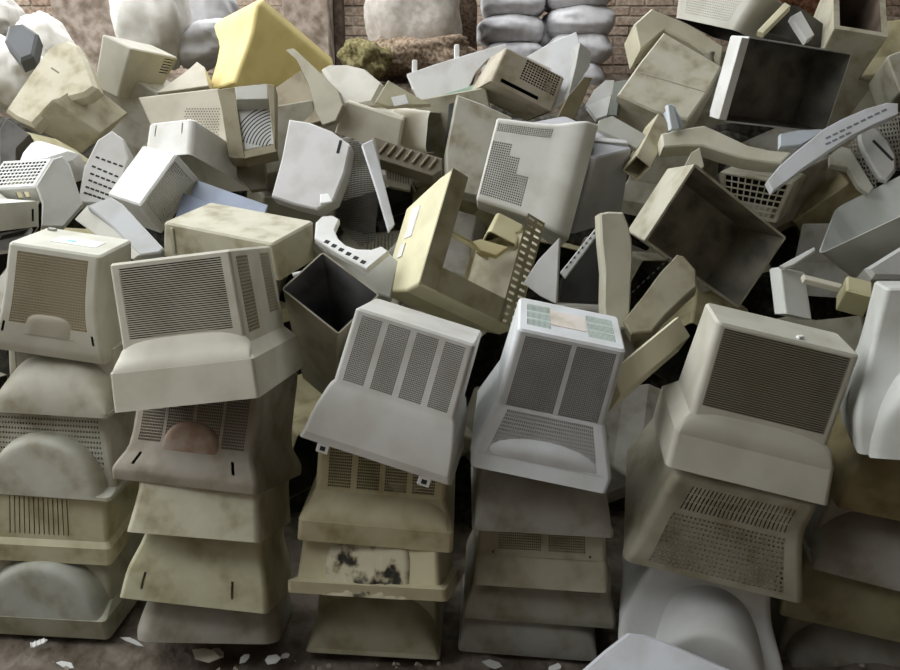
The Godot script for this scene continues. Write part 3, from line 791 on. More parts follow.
func build_pile() -> void:
	var grp := "casings thrown on the heap"
	var bits := "broken plastic pieces on the heap"
	var blk := plastic(BLACK, "dark", 0.7)
	var o: Node3D
	# ---- upper left
	o = shell("monitor_casing", "large dusty beige casing on its side at the upper left, box end towards the middle", "casing", grp, Vector3(-1.3, 1.337, -2.744), Vector3(23.4, -15.7, -147.1), [[0, 0.155, 0.184, 0.026], [0.157, 0.136, 0.171, -0.026]], plastic(Color8(194, 187, 162), "grime"), {"r": 0.008})
	slab_part(o, "flared_front", Vector3(-1.324, 1.393, -2.711), Vector3(-34.9, -9.8, 5.7), [Vector2(-0.148, -0.094), Vector2(-0.097, 0.022), Vector2(-0.04, 0.139), Vector2(-0.012, 0.162), Vector2(0.03, 0.173), Vector2(0.076, 0.142), Vector2(0.119, 0.074), Vector2(0.147, 0.015), Vector2(0.17, -0.035), Vector2(0.133, -0.063), Vector2(0.028, -0.082), Vector2(-0.033, -0.166), Vector2(-0.098, -0.133)], 0.06, plastic(Color8(196, 189, 164), "grime"), 0.012)
	bit(o.get_node("flared_front"), "slit", (Vector3(-0.0397, 0.0872, 0)).lerp(Vector3(0.06, 0.0047, 0), 0.5), Vector3(0.04, 0.006, 0.002), plastic(Color8(120, 112, 92)), Vector3(0, 0, -38), 0.0004)
	shell("monitor_casing", "flat grey beige casing standing behind the large beige one, slotted at its top right", "casing", grp, Vector3(-1.209, 1.363, -3.056), Vector3(23.3, 75.5, -3), [[0, 0.233, 0.109, -0.005], [0.184, 0.291, 0.126, 0.005]], plastic(Color8(186, 182, 166)), {"g": [G(0, 0.45, 0.95, 0.6, 0.95, 1, 6, 0.94, 0.35)]})
	slab("plastic_block", "small beige wedge between the slotted casing and the dotted board", "fragment", bits, Vector3(-0.978, 1.421, -3), Vector3(-42.4, -6.9, 4.7), [Vector2(-0.086, -0.068), Vector2(0.015, 0.035), Vector2(0.043, 0.073), Vector2(0.077, 0.042), Vector2(0.105, -0.051), Vector2(0.039, -0.058)], 0.12, plastic(BEIGE))
	shell("monitor_casing", "bright yellow casing standing highest on the left half of the heap", "casing", grp, Vector3(-0.663, 1.567, -3.202), Vector3(-7.9, 42, 144.2), [[0, 0.343, 0.351, -0.017], [0.043, 0.364, 0.354, 0], [0.128, 0.295, 0.265, 0.019], [0.302, 0.221, 0.22, -0.001]], plastic(STRAW), {"curve": 3, "r": 0.015})
	o = shell("monitor_casing", "grey white casing at the left edge with a coarse lattice on top", "casing", grp, Vector3(-1.27, 1.078, -2.358), Vector3(22.1, 7.7, 3.2), [[0, 0.158, 0.187, -0.002], [0.052, 0.147, 0.186, 0.002]], plastic(GREYWHITE), {"r": 0.006, "g": [G(4, -0.95, 0.93, 0.06, 0.94, 12, 7, 0.76, 0.68, {"name": "lattice_grille"})], "open": [G(0, 0.2, 0.4, 0.3, 0.7, 1, 1, 1, 1), G(0, 0.5, 0.7, 0.3, 0.7, 1, 1, 1, 1)]})
	slab_part(o, "side_flange", Vector3(-1.102, 1.084, -2.227), Vector3(-24.3, 28.9, -12.8), [Vector2(-0.026, 0.093), Vector2(-0.001, 0.108), Vector2(0.021, 0.081), Vector2(0.063, -0.031), Vector2(0.02, -0.103), Vector2(-0.036, -0.111), Vector2(-0.04, -0.041), Vector2(-0.06, 0.007)], 0.03, plastic(Color8(188, 188, 180)), 0.004)
	slab("hood_piece", "white domed hood piece behind the lattice topped casing", "fragment", bits, Vector3(-1.242, 1.183, -2.463), Vector3(-51, 0, 0), [Vector2(-0.075, -0.064), Vector2(-0.083, -0.028), Vector2(-0.085, 0.012), Vector2(-0.075, 0.046), Vector2(-0.057, 0.063), Vector2(-0.042, 0.067), Vector2(0.029, 0.039), Vector2(0.093, 0.008), Vector2(0.077, -0.018), Vector2(0.043, -0.035), Vector2(0.01, -0.051)], 0.12, plastic(WHITE), 0.02)
	o = slab("plastic_sheet", "small white grilled sheet under the pale casing at the left edge", "panel", bits, Vector3(-1.24, 0.953, -2.189), Vector3(-54.7, 0, 0), [Vector2(-0.066, 0.021), Vector2(0.001, 0.036), Vector2(0.041, 0.052), Vector2(0.041, 0.005), Vector2(0.027, -0.038), Vector2(-0.04, -0.05)], 0.015, plastic(WHITE))
	slot_row(o, Vector3(-0.03, 0.0051, 0), Vector3(0.0327, 0.0289, 0), 12, Vector3(0.003, 0.022, 0.002), -12, blk)
	shell("monitor_casing", "pale casing cut off by the left edge, one slit near its corner", "casing", grp, Vector3(-1.287, 0.905, -2.08), Vector3(-47, 88.9, -5.7), [[0, 0.36, 0.296, -0.025], [0.042, 0.356, 0.31, 0.025], [0.104, 0.315, 0.263, 0], [0.209, 0.294, 0.253, 0]], plastic(Color8(214, 212, 198)), {"open": [G(0, 0.84, 0.9, 0.04, 0.14, 1, 1, 1, 1)], "g": [G(0, -0.9, 0.6, 0.4, 0.9, 30, 8, 0.5, 0.7)]})
	o = slab("monitor_casing", "dark grey casing riddled with short slots behind the white topped box", "casing", grp, Vector3(-1.077, 1.133, -2.47), Vector3(-29.7, 9.5, -4.8), [Vector2(-0.026, 0.094), Vector2(0.013, 0.128), Vector2(0.052, 0.101), Vector2(0.073, 0.032), Vector2(0.055, -0.07), Vector2(0.016, -0.122), Vector2(-0.062, -0.122), Vector2(-0.057, -0.003)], 0.12, plastic(Color8(186, 184, 178)), 0.005)
	for q in [[Vector3(-0.036, 0.0038, 0), Vector3(0.0511, -0.0304, 0)], [Vector3(-0.0377, -0.0215, 0), Vector3(0.0443, -0.051, 0)], [Vector3(-0.0397, -0.0442, 0), Vector3(0.0354, -0.0715, 0)], [Vector3(-0.0459, -0.067, 0), Vector3(0.0287, -0.0919, 0)], [Vector3(-0.0481, -0.087, 0), Vector3(0.0193, -0.1073, 0)], [Vector3(-0.0283, 0.0347, 0), Vector3(0.0609, 0.0056, 0)]]:
		slot_row(o, q[0], q[1], 5, Vector3(0.012, 0.006, 0.002), -20, blk)
	shell("monitor_casing", "box shaped casing with a gleaming white top and a slotted side, left of centre", "casing", grp, Vector3(-0.861, 1.035, -2.398), Vector3(7.1, 54, 48.1), [[0, 0.204, 0.192, -0.032], [0.144, 0.184, 0.161, 0.032]], plastic(WHITE), {"r": 0.006, "g": [G(0, -0.85, 0.85, 0.12, 0.92, 20, 14, 0.66, 0.6)]})
	shell("monitor_casing", "white curved casing beside the dotted board, two slits along its upper edge", "casing", grp, Vector3(-0.826, 1.11, -2.575), Vector3(-23.8, -19.7, 6.1), [[0, 0.177, 0.339, -0.025], [0.115, 0.169, 0.234, 0.025]], plastic(Color8(222, 221, 214)), {"r": 0.02, "open": [G(0, 0.7, 0.76, 0.6, 0.9, 1, 1, 1, 1), G(0, -0.8, -0.74, 0.6, 0.9, 1, 1, 1, 1)]})
	o = thing("plastic_board", "broad beige board with a dotted right half, in front of the yellow casing", "panel", bits, Vector3(-0.905, 1.253, -2.754))
	slab_part(o, "board", Vector3(-0.905, 1.253, -2.754), Vector3(-24.5, 0, 0), [Vector2(-0.165, 0.103), Vector2(-0.113, 0.11), Vector2(0.107, 0.137), Vector2(0.125, 0.084), Vector2(0.163, -0.099), Vector2(0.16, -0.135), Vector2(0.036, -0.063), Vector2(-0.069, -0.063), Vector2(-0.116, 0.001)], 0.03, plastic(Color8(196, 188, 168)), 0.004)
	dots(o, 0.0, 0.12, -0.08, 0.07, 0.001, plastic(Color8(120, 112, 96)))
	# inner frame with the white dotted plate
	o = thing("inner_frame", "brown inner frame holding a white plate with curved slots", "frame", bits, Vector3(-0.634, 1.26, -2.631))
	var fr := plastic(Color8(150, 142, 116), "grime")
	slab_part(o, "post", Vector3(-0.708, 1.265, -2.612), Vector3(-21.6, 6.1, -2.3), [Vector2(-0.047, 0.11), Vector2(0.012, 0.12), Vector2(0.015, 0.08), Vector2(0.047, -0.117), Vector2(0.011, -0.118), Vector2(-0.003, -0.115), Vector2(-0.032, 0.045)], 0.09, fr)
	slab_part(o, "perforated_plate", Vector3(-0.634, 1.26, -2.631), Vector3(-21.6, 6.1, -2.3), [Vector2(-0.062, 0.084), Vector2(0.04, 0.09), Vector2(0.062, -0.065), Vector2(-0.035, -0.089)], 0.012, plastic(Color8(214, 216, 214)))
	slab_part(o, "top_rail", Vector3(-0.639, 1.362, -2.629), Vector3(-42.4, 6.9, -4.7), [Vector2(-0.055, 0.016), Vector2(0.045, 0.039), Vector2(0.056, -0.027), Vector2(-0.043, -0.038)], 0.05, plastic(Color8(170, 168, 158)))
	slab_part(o, "post", Vector3(-0.574, 1.287, -2.597), Vector3(-21.6, 6.1, -2.3), [Vector2(-0.016, 0.107), Vector2(0.01, 0.1), Vector2(0.015, -0.106), Vector2(0.01, -0.095)], 0.08, fr)
	slab_part(o, "bottom_rail", Vector3(-0.608, 1.177, -2.566), Vector3(-32.5, 6.5, -3.5), [Vector2(-0.053, 0), Vector2(0.041, 0.028), Vector2(0.053, 0.002), Vector2(-0.046, -0.028)], 0.06, fr)
	slab_part(o, "back_board", Vector3(-0.536, 1.309, -2.863), Vector3(-26.1, -18.3, 8.3), [Vector2(-0.096, 0.095), Vector2(0.005, 0.149), Vector2(0.038, 0.084), Vector2(0.092, -0.059), Vector2(-0.038, -0.076), Vector2(-0.081, -0.136)], 0.03, plastic(Color8(150, 138, 112), "grime"))
	slab_part(o, "lower_grating", Vector3(-0.675, 1.103, -2.648), Vector3(-21.7, 0, 0), [Vector2(-0.063, 0.05), Vector2(0.054, 0.06), Vector2(0.063, -0.053), Vector2(0.011, -0.06), Vector2(-0.056, 0.02)], 0.03, plastic(BROWN, "grime"))
	arc_slots(o.get_node("perforated_plate"), 13, blk)
	slab("casing_flap", "thin olive grey flap leaning beside the brown inner frame", "panel", bits, Vector3(-0.445, 1.378, -2.675), Vector3(-20.4, -20.5, 7.5), [Vector2(-0.111, 0.143), Vector2(-0.08, 0.144), Vector2(0.011, 0.054), Vector2(0.088, -0.026), Vector2(0.106, -0.076), Vector2(0.081, -0.125), Vector2(0.033, -0.134), Vector2(0.009, -0.088), Vector2(-0.021, 0.011), Vector2(-0.066, 0.101)], 0.025, plastic(Color8(164, 158, 136)))
	slab("plastic_sheet", "rounded pale beige panel below the yellow casing and the pillar", "panel", bits, Vector3(-0.328, 1.385, -2.75), Vector3(-47, 0, 0), [Vector2(-0.113, 0.09), Vector2(-0.088, 0.11), Vector2(-0.022, 0.11), Vector2(0.036, 0.09), Vector2(0.105, 0.01), Vector2(0.075, -0.082), Vector2(-0.008, -0.106), Vector2(-0.037, -0.058)], 0.16, plastic(Color8(208, 204, 190)), 0.012)
	o = slab("casing_flap", "olive folded flap with a scrap of white paper, above the plain cream box", "panel", bits, Vector3(-0.156, 1.358, -2.701), Vector3(-32, 12.8, -6.9), [Vector2(-0.05, 0.043), Vector2(0.017, 0.008), Vector2(0.094, -0.03), Vector2(0.004, -0.045), Vector2(-0.045, -0.055), Vector2(-0.091, -0.045)], 0.02, plastic(Color8(176, 170, 140)))
	bit(o, "paper_scrap", Vector3(-0.01, -0.03, 0.002), Vector3(0.05, 0.035, 0.002), plastic(WHITE), Vector3(0, 0, 20))
	shell("monitor_casing", "plain cream box casing in the upper middle of the heap", "casing", grp, Vector3(-0.273, 1.21, -2.781), Vector3(4.9, -2.8, -17.2), [[0, 0.219, 0.247, -0.007], [0.111, 0.198, 0.229, 0.007]], plastic(Color8(214, 208, 188)), {"r": 0.008})
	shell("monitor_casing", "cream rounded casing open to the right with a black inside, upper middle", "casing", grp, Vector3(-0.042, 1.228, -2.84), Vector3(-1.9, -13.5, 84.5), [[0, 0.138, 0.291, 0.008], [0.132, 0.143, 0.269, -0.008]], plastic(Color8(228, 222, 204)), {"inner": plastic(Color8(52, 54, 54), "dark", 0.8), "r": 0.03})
	o = slab("plastic_sheet", "bowed grey white panel with a short dark slit, left of the black net", "panel", bits, Vector3(-0.411, 1.15, -2.35), Vector3(-29.7, -9.5, 4.8), [Vector2(-0.075, 0.154), Vector2(-0.012, 0.139), Vector2(0.061, 0.103), Vector2(0.119, 0.054), Vector2(0.104, -0.035), Vector2(0.075, -0.117), Vector2(0.024, -0.145), Vector2(-0.047, -0.123), Vector2(-0.117, -0.094), Vector2(-0.091, 0.029)], 0.06, plastic(Color8(206, 204, 202)), 0.005)
	bit(o, "slit", Vector3(0.085, 0.05, 0.0), Vector3(0.008, 0.042, 0.004), blk, Vector3(0, 0, -12), 0.0005)
	net("mesh_sheet", "sagging dark grey plastic mesh sheet in the middle of the heap", Vector3(-0.285, 1.063, -2.387), Vector3(-21.6, 6.1, -2.3), [Vector2(-0.02, 0.158), Vector2(0.032, 0.141), Vector2(0.065, 0.089), Vector2(0.062, -0.143), Vector2(0.014, -0.157), Vector2(-0.044, -0.109), Vector2(-0.065, -0.045), Vector2(-0.034, 0.07)], plastic(Color8(96, 94, 84), "dark"))
	slab("plastic_strip", "long white strip leaning across the dark mesh sheet", "strip", bits, Vector3(-0.202, 1.1, -2.231), Vector3(-26.8, 12.4, -5.7), [Vector2(-0.049, 0.12), Vector2(-0.018, 0.138), Vector2(0.015, 0.016), Vector2(0.048, -0.112), Vector2(0.032, -0.134), Vector2(-0.004, -0.015)], 0.02, plastic(Color8(222, 224, 228)))
	o = thing("inner_frame", "brown frame with a ribbed top bar right of the white strip", "frame", bits, Vector3(-0.13, 1.166, -2.479))
	slab_part(o, "top_bar", Vector3(-0.13, 1.166, -2.479), Vector3(-35.3, 0, 0), [Vector2(-0.108, 0.07), Vector2(-0.002, 0.03), Vector2(0.106, -0.007), Vector2(0.104, -0.048), Vector2(0.077, -0.069), Vector2(-0.013, -0.037), Vector2(-0.088, -0.011)], 0.06, plastic(BROWN, "grime"))
	slab_part(o, "slotted_panel", Vector3(-0.165, 1.103, -2.503), Vector3(-21.7, 0, 0), [Vector2(-0.048, 0.047), Vector2(0.048, 0.02), Vector2(0.038, -0.047), Vector2(-0.028, -0.033)], 0.02, plastic(Color8(132, 126, 108), "grime"))
	slot_row(o.get_node("slotted_panel"), Vector3(-0.0347, 0.0074, 0), Vector3(0.038, -0.0128, 0), 9, Vector3(0.0022, 0.03, 0.002), 0, blk)
	for k in 7: bit(o.get_node("top_bar"), "rib", (Vector3(-0.0895, 0.0323, 0)).lerp(Vector3(0.09, -0.032, 0), (k + 0.5) / 7), Vector3(0.006, 0.045, 0.018), plastic(Color8(140, 130, 106)), Vector3(0, 0, -35))
	# ---- left middle
	o = slab("plastic_board", "grey sloping casing side lying below the white topped box", "panel", bits, Vector3(-0.875, 1.004, -2.1), Vector3(-46.7, 7.2, -5.2), [Vector2(-0.115, 0.063), Vector2(-0.06, 0.099), Vector2(-0.023, 0.076), Vector2(0.114, -0.068), Vector2(0.106, -0.083), Vector2(0.056, -0.095), Vector2(-0.032, -0.005)], 0.03, plastic(Color8(188, 190, 190)), 0.004)
	slab("edge_strip", "pale edge strip along the grey sloping casing side", "strip", bits, Vector3(-0.929, 0.985, -2.105), Vector3(-25.3, -23.8, 10.7), [Vector2(-0.123, 0.054), Vector2(-0.081, 0.089), Vector2(0.018, 0.015), Vector2(0.12, -0.077), Vector2(0.099, -0.088), Vector2(-0.014, -0.019)], 0.02, plastic(Color8(200, 198, 186)))
	slab("blue_sheet", "smooth blue grey panel lying behind the long stained casing", "panel", "blue grey panels", Vector3(-0.74, 1.026, -2.293), Vector3(-46.7, -7.2, 5.2), [Vector2(-0.055, 0.068), Vector2(0.051, 0.008), Vector2(0.079, -0.063), Vector2(0.034, -0.064), Vector2(-0.062, -0.041)], 0.012, plastic(BLUEGREY))
	slab("blue_sheet", "second blue grey panel, higher and nearer the white curved casing", "panel", "blue grey panels", Vector3(-0.655, 1.045, -2.33), Vector3(-46.7, -7.2, 5.2), [Vector2(-0.113, 0.091), Vector2(0.121, -0.024), Vector2(0.111, -0.087), Vector2(-0.062, -0.068), Vector2(-0.125, 0.033)], 0.012, plastic(Color8(148, 158, 178)))
	o = shell("monitor_casing", "long low dusty beige casing, above the slotted beige one", "casing", grp, Vector3(-0.563, 0.925, -2.076), Vector3(9.3, -22.5, -6.5), [[0, 0.365, 0.17, 0.007], [0.096, 0.335, 0.197, -0.007]], plastic(Color8(192, 188, 166), "grime"), {"r": 0.01, "curve": 2})
	bit(o, "rib", Vector3(-0.14, 0.05, at_y(o.get_meta("stations"), 0.05)[1] * 0.5 + at_y(o.get_meta("stations"), 0.05)[2]), Vector3(0.012, 0.07, 0.008), plastic(DUSTY))
	o = thing("ring_piece", "white moulding with a round cut and a row of dark slots, centre left", "fragment", bits, Vector3(-0.255, 0.975, -2.008))
	slab_part(o, "top_plate", Vector3(-0.255, 0.975, -2.008), Vector3(-58, 0, 0), [Vector2(-0.102, 0.08), Vector2(-0.088, 0.105), Vector2(-0.061, 0.109), Vector2(-0.04, 0.093), Vector2(-0.049, 0.049), Vector2(-0.037, 0.015), Vector2(-0.016, -0.01), Vector2(0.015, -0.026), Vector2(0.052, -0.028), Vector2(0.078, -0.015), Vector2(0.098, -0.035), Vector2(0.047, -0.101), Vector2(-0.025, -0.049), Vector2(-0.098, 0.015)], 0.02, plastic(WHITE), 0.003)
	slab_part(o, "lower_body", Vector3(-0.25, 0.9, -2.028), Vector3(-42.4, 6.9, -4.7), [Vector2(-0.12, 0.085), Vector2(-0.077, 0.052), Vector2(0.028, -0.002), Vector2(0.086, 0.056), Vector2(0.113, 0.031), Vector2(0.096, -0.083), Vector2(0.024, -0.06), Vector2(-0.061, 0.025)], 0.05, plastic(Color8(186, 186, 180)), 0.004)
	slot_row(o.get_node("top_plate"), Vector3(-0.0737, 0.008, 0), Vector3(0.0457, -0.0844, 0), 6, Vector3(0.013, 0.012, 0.002), -28, blk)
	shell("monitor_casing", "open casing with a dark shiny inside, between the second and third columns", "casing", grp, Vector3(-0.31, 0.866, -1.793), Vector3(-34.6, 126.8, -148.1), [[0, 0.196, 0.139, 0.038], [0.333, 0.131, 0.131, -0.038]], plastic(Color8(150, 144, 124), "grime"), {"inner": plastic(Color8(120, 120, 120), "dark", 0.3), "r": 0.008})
	slab("plastic_strip", "short white strip above the open dark casing", "strip", bits, Vector3(-0.371, 0.911, -1.938), Vector3(-54.7, 0, 0), [Vector2(-0.029, -0.002), Vector2(0.024, 0.012), Vector2(0.028, 0.005), Vector2(-0.024, -0.012)], 0.008, plastic(WHITE))
	slab("paper_scrap", "small white scrap on the rim of the white moulding", "scrap", bits, Vector3(-0.333, 1.076, -2.12), Vector3(-54.7, 0, 0), [Vector2(-0.019, 0.017), Vector2(0.004, 0.021), Vector2(0.018, -0.013), Vector2(-0.015, -0.021)], 0.006, plastic(WHITE))
	# ---- centre
	o = shell("monitor_casing", "big cream casing fallen open to the right in the middle of the heap", "casing", grp, Vector3(0.09, 0.932, -2.019), Vector3(-59, 149, -113.2), [[0, 0.346, 0.316, 0.017], [0.054, 0.339, 0.316, 0], [0.226, 0.272, 0.255, -0.017]], plastic(Color8(222, 216, 176)), {"inner": plastic(Color8(206, 200, 176), "grime"), "no_top": true, "r": 0.01,
		"open": [G(3, 0.35, 0.8, 0.72, 0.78, 1, 1, 1, 1), G(0, -1.0, 1.0, -0.01, 0.97, 1, 1, 1, 1), G(4, -0.55, 0.95, 0.5, 0.97, 1, 1, 1, 1)]})
	flange(o, plastic(Color8(164, 156, 126), "grime"), 0.055)
	bit(o, "white_label", Vector3(-at_y(o.get_meta("stations"), 0.15)[0] * 0.5, 0.15, 0.05), Vector3(0.003, 0.05, 0.09), plastic(WHITE), Vector3(0, 0, -12))
	bit(o, "logo_patch", Vector3(-at_y(o.get_meta("stations"), 0.16)[0] * 0.5, 0.165, -0.03), Vector3(0.003, 0.03, 0.04), plastic(WHITE), Vector3(0, 0, -12))
	shell("monitor_casing", "big white casing lying on its side in the upper centre, holes at its narrow end", "casing", grp, Vector3(0.398, 1.07, -2.447), Vector3(-14.1, -2.8, 76.3), [[0, 0.348, 0.304, -0.022], [0.043, 0.336, 0.31, 0], [0.129, 0.285, 0.258, 0.009], [0.294, 0.253, 0.202, 0.013]], plastic(Color8(216, 215, 206)), {"curve": 5, "r": 0.014,
		"g": [G(0, 0.76, 0.97, 0.42, 0.97, 5, 26, 0.68, 0.68, {"shape": "oct", "stag": true}), G(0, -0.93, 0.5, 0.78, 0.98, 24, 9, 0.68, 0.68, {"shape": "oct"}), G(0, -0.93, 0.2, 0.67, 0.78, 19, 5, 0.68, 0.68, {"shape": "oct"}), G(0, -0.93, -0.2, 0.54, 0.67, 12, 6, 0.68, 0.68, {"shape": "oct"})]})
	shell("monitor_casing", "lilac grey casing right behind the big white one", "casing", grp, Vector3(0.373, 0.999, -2.569), Vector3(18.5, 40.1, 7.6), [[0, 0.24, 0.3, 0], [0.244, 0.18, 0.3, 0]], plastic(Color8(178, 178, 182)), {"r": 0.02})
	slab("monitor_casing", "tall plain grey beige casing left of the big white one", "casing", grp, Vector3(0.097, 1.186, -2.672), Vector3(-21.6, 6.1, -2.3), [Vector2(-0.074, 0.18), Vector2(0.017, 0.149), Vector2(0.112, 0.108), Vector2(0.098, -0.007), Vector2(0.043, -0.18), Vector2(-0.107, -0.15), Vector2(-0.111, -0.014)], 0.08, plastic(Color8(184, 181, 168), "grime"), 0.006)
	o = shell("monitor_casing", "dusty beige casing with a black square grid, top centre of the heap", "casing", grp, Vector3(0.222, 1.336, -2.893), Vector3(-9.2, 18.6, -24.3), [[0, 0.251, 0.214, -0.024], [0.122, 0.239, 0.152, 0.024]], plastic(Color8(188, 180, 162), "grime"), {"r": 0.01, "g": [G(0, -0.3, 0.96, 0.4, 0.97, 13, 8, 0.74, 0.66, {"name": "grid_grille"})], "open": [G(0, -0.8, 0.5, 0.1, 0.2, 1, 1, 1, 1)]})
	bit(o, "lower_cover", Vector3(0, 0.003, o.get_meta("stations")[0][3]), Vector3(o.get_meta("stations")[0][1] - 0.012, 0.006, o.get_meta("stations")[0][2] - 0.012), plastic(Color8(188, 180, 162), "grime"))
	o = slab("white_chassis", "white moulded chassis strip with pegs rising in front of the brown bales", "chassis", bits, Vector3(0.026, 1.419, -2.999), Vector3(-24.4, 6.2, -2.6), [Vector2(-0.183, 0.005), Vector2(-0.081, 0.048), Vector2(0.068, 0.104), Vector2(0.182, 0.144), Vector2(0.187, 0.118), Vector2(0.141, 0.089), Vector2(0.113, 0.077), Vector2(0.068, 0.022), Vector2(0.036, -0.05), Vector2(-0.022, -0.067), Vector2(-0.036, -0.134), Vector2(-0.12, -0.11), Vector2(-0.156, -0.06)], 0.02, plastic(Color8(230, 230, 228)))
	for q in [[-0.155, 0.005, 0.12], [0.0, 0.05, 0.17], [0.1, 0.06, 0.06]]:
		bit(o, "peg", Vector3(q[0], q[1], -0.01), Vector3(0.02, q[2], 0.012), plastic(WHITE), Vector3.ZERO, 0.006)
	bit(o, "green_insert", Vector3(0.02, -0.07, 0.003), Vector3(0.13, 0.05, 0.004), plastic(Color8(176, 206, 186)), Vector3(0, 0, 20))
	slab("white_chassis", "pointed white chassis sheet before the stacked white sacks", "chassis", bits, Vector3(0.37, 1.435, -2.952), Vector3(-21.3, -12.1, 4.4), [Vector2(-0.094, 0.067), Vector2(-0.005, 0.114), Vector2(0.084, 0.144), Vector2(0.095, 0.109), Vector2(0.08, 0.006), Vector2(0.044, -0.1), Vector2(-0.017, -0.149), Vector2(-0.043, -0.102), Vector2(-0.006, 0.013)], 0.02, plastic(Color8(230, 231, 233)))
	o = slab("ribbed_edge", "ribbed grey edge piece beside the pointed white sheet", "strip", bits, Vector3(0.458, 1.44, -2.901), Vector3(-19.3, 28.2, -10.1), [Vector2(0.003, 0.104), Vector2(0.052, 0.079), Vector2(0.045, 0.023), Vector2(-0.009, -0.051), Vector2(-0.051, -0.112), Vector2(-0.046, -0.085), Vector2(-0.018, 0.01)], 0.03, plastic(GREY))
	slab("casing_strip", "dark olive toothed strip in front of the pointed white sheet", "strip", bits, Vector3(0.418, 1.342, -2.738), Vector3(-26.8, 12.4, -5.7), [Vector2(0.038, 0.084), Vector2(0.067, 0.084), Vector2(0.03, -0.005), Vector2(-0.007, -0.08), Vector2(-0.065, -0.083), Vector2(-0.021, 0.008)], 0.04, plastic(Color8(112, 102, 76), "grime"))
	slab("plastic_piece", "grey sheet corner under the big square beige casing", "fragment", bits, Vector3(0.527, 1.361, -2.878), Vector3(-32.7, 0, 0), [Vector2(0.006, 0.035), Vector2(0.025, 0.055), Vector2(0.057, 0.055), Vector2(0.045, -0.005), Vector2(-0.056, -0.055), Vector2(-0.018, 0.015)], 0.02, plastic(GREYWHITE))
	slab("white_chassis", "small bright white chassis corner left of the square beige casing", "chassis", bits, Vector3(0.516, 1.316, -2.813), Vector3(-47, 0, 0), [Vector2(-0.042, 0.006), Vector2(0.049, 0.059), Vector2(0.024, -0.042), Vector2(-0.014, -0.058)], 0.02, plastic(WHITE))
	slab("ribbed_edge", "dark green ribbed edge against the square beige casing", "strip", bits, Vector3(0.581, 1.347, -2.801), Vector3(-26.1, -18.3, 8.3), [Vector2(-0.012, 0.06), Vector2(0.041, 0.061), Vector2(-0.001, -0.003), Vector2(-0.009, -0.066), Vector2(-0.041, -0.061)], 0.03, plastic(Color8(128, 132, 122)))
	slab("plastic_sheet", "long grey plate lying right of the big white casing", "panel", bits, Vector3(0.526, 1.239, -2.479), Vector3(-42.6, 0, 0), [Vector2(-0.063, 0.048), Vector2(-0.02, 0.066), Vector2(0.074, -0.008), Vector2(0.071, -0.027), Vector2(0.042, -0.064), Vector2(0.005, -0.037), Vector2(-0.028, -0.014), Vector2(-0.073, 0.018)], 0.02, plastic(Color8(176, 176, 164)))
	slab("plastic_strip", "pale broken lip on top of the lilac grey casing", "strip", bits, Vector3(0.491, 1.216, -2.452), Vector3(-54.7, 0, 0), [Vector2(-0.052, 0.016), Vector2(-0.005, 0.012), Vector2(0.047, 0.002), Vector2(0.052, -0.016), Vector2(0.012, -0.012), Vector2(-0.054, -0.006)], 0.02, plastic(GREYWHITE))
	shell("monitor_casing", "small narrow tray casing with a brown rim, tilted right of the long grey plate", "casing", grp, Vector3(0.56, 1.135, -2.385), Vector3(-41.2, 34.8, -51.8), [[0, 0.057, 0.07, 0], [0.262, 0.055, 0.07, 0]], plastic(Color8(190, 182, 156), "grime"), {"r": 0.004})
	slab("plastic_strip", "short white splinter beside the brown rimmed tray", "strip", bits, Vector3(0.661, 1.286, -2.389), Vector3(-21.3, 12.1, -4.4), [Vector2(-0.019, 0.035), Vector2(-0.003, 0.039), Vector2(0.018, -0.037), Vector2(-0.01, -0.039)], 0.02, plastic(Color8(206, 214, 218)))
	slab("plastic_sheet", "yellow box end below the big white casing", "panel", "yellow box ends", Vector3(0.113, 0.935, -2.163), Vector3(-42.6, 0, 0), [Vector2(-0.049, 0.021), Vector2(-0.027, 0.028), Vector2(0.05, 0.001), Vector2(0.016, -0.027), Vector2(-0.028, -0.011)], 0.02, plastic(Color8(206, 192, 140)))
	shell("monitor_casing", "small yellow box half hidden under the big white casing", "casing", grp, Vector3(0.133, 0.919, -2.216), Vector3(-51.6, 32.9, -45.5), [[0, 0.093, 0.1, 0], [0.1, 0.093, 0.1, 0]], plastic(Color8(200, 192, 148)), {})
	slab("plastic_sheet", "pale curved flap between the cream casing and the white mesh faced one", "panel", bits, Vector3(0.243, 0.891, -2.046), Vector3(-14.8, -22.6, 6.1), [Vector2(0.049, 0.086), Vector2(0.041, -0.089), Vector2(-0.003, -0.067), Vector2(-0.05, -0.031), Vector2(-0.008, 0.03)], 0.02, plastic(GREYWHITE))
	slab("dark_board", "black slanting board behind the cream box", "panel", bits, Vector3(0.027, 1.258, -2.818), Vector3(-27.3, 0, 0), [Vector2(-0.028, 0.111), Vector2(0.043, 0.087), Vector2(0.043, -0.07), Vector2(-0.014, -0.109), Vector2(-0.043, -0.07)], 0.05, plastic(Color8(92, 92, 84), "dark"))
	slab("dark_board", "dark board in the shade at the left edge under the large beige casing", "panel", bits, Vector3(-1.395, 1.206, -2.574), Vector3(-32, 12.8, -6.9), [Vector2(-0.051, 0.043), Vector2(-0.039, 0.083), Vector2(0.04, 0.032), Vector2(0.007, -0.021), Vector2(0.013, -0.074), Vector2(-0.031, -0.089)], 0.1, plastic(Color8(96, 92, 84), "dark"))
	# ---- upper right
	o = slab("monitor_casing", "square beige casing tilted like a diamond near the top right", "casing", grp, Vector3(0.746, 1.416, -2.79), Vector3(-35.1, -6.6, 3.8), [Vector2(-0.002, 0.184), Vector2(0.177, 0.028), Vector2(0.112, -0.084), Vector2(0.044, -0.178), Vector2(-0.06, -0.14), Vector2(-0.18, -0.064), Vector2(-0.093, 0.064)], 0.16, plastic(Color8(192, 188, 170), "grime"), 0.006)
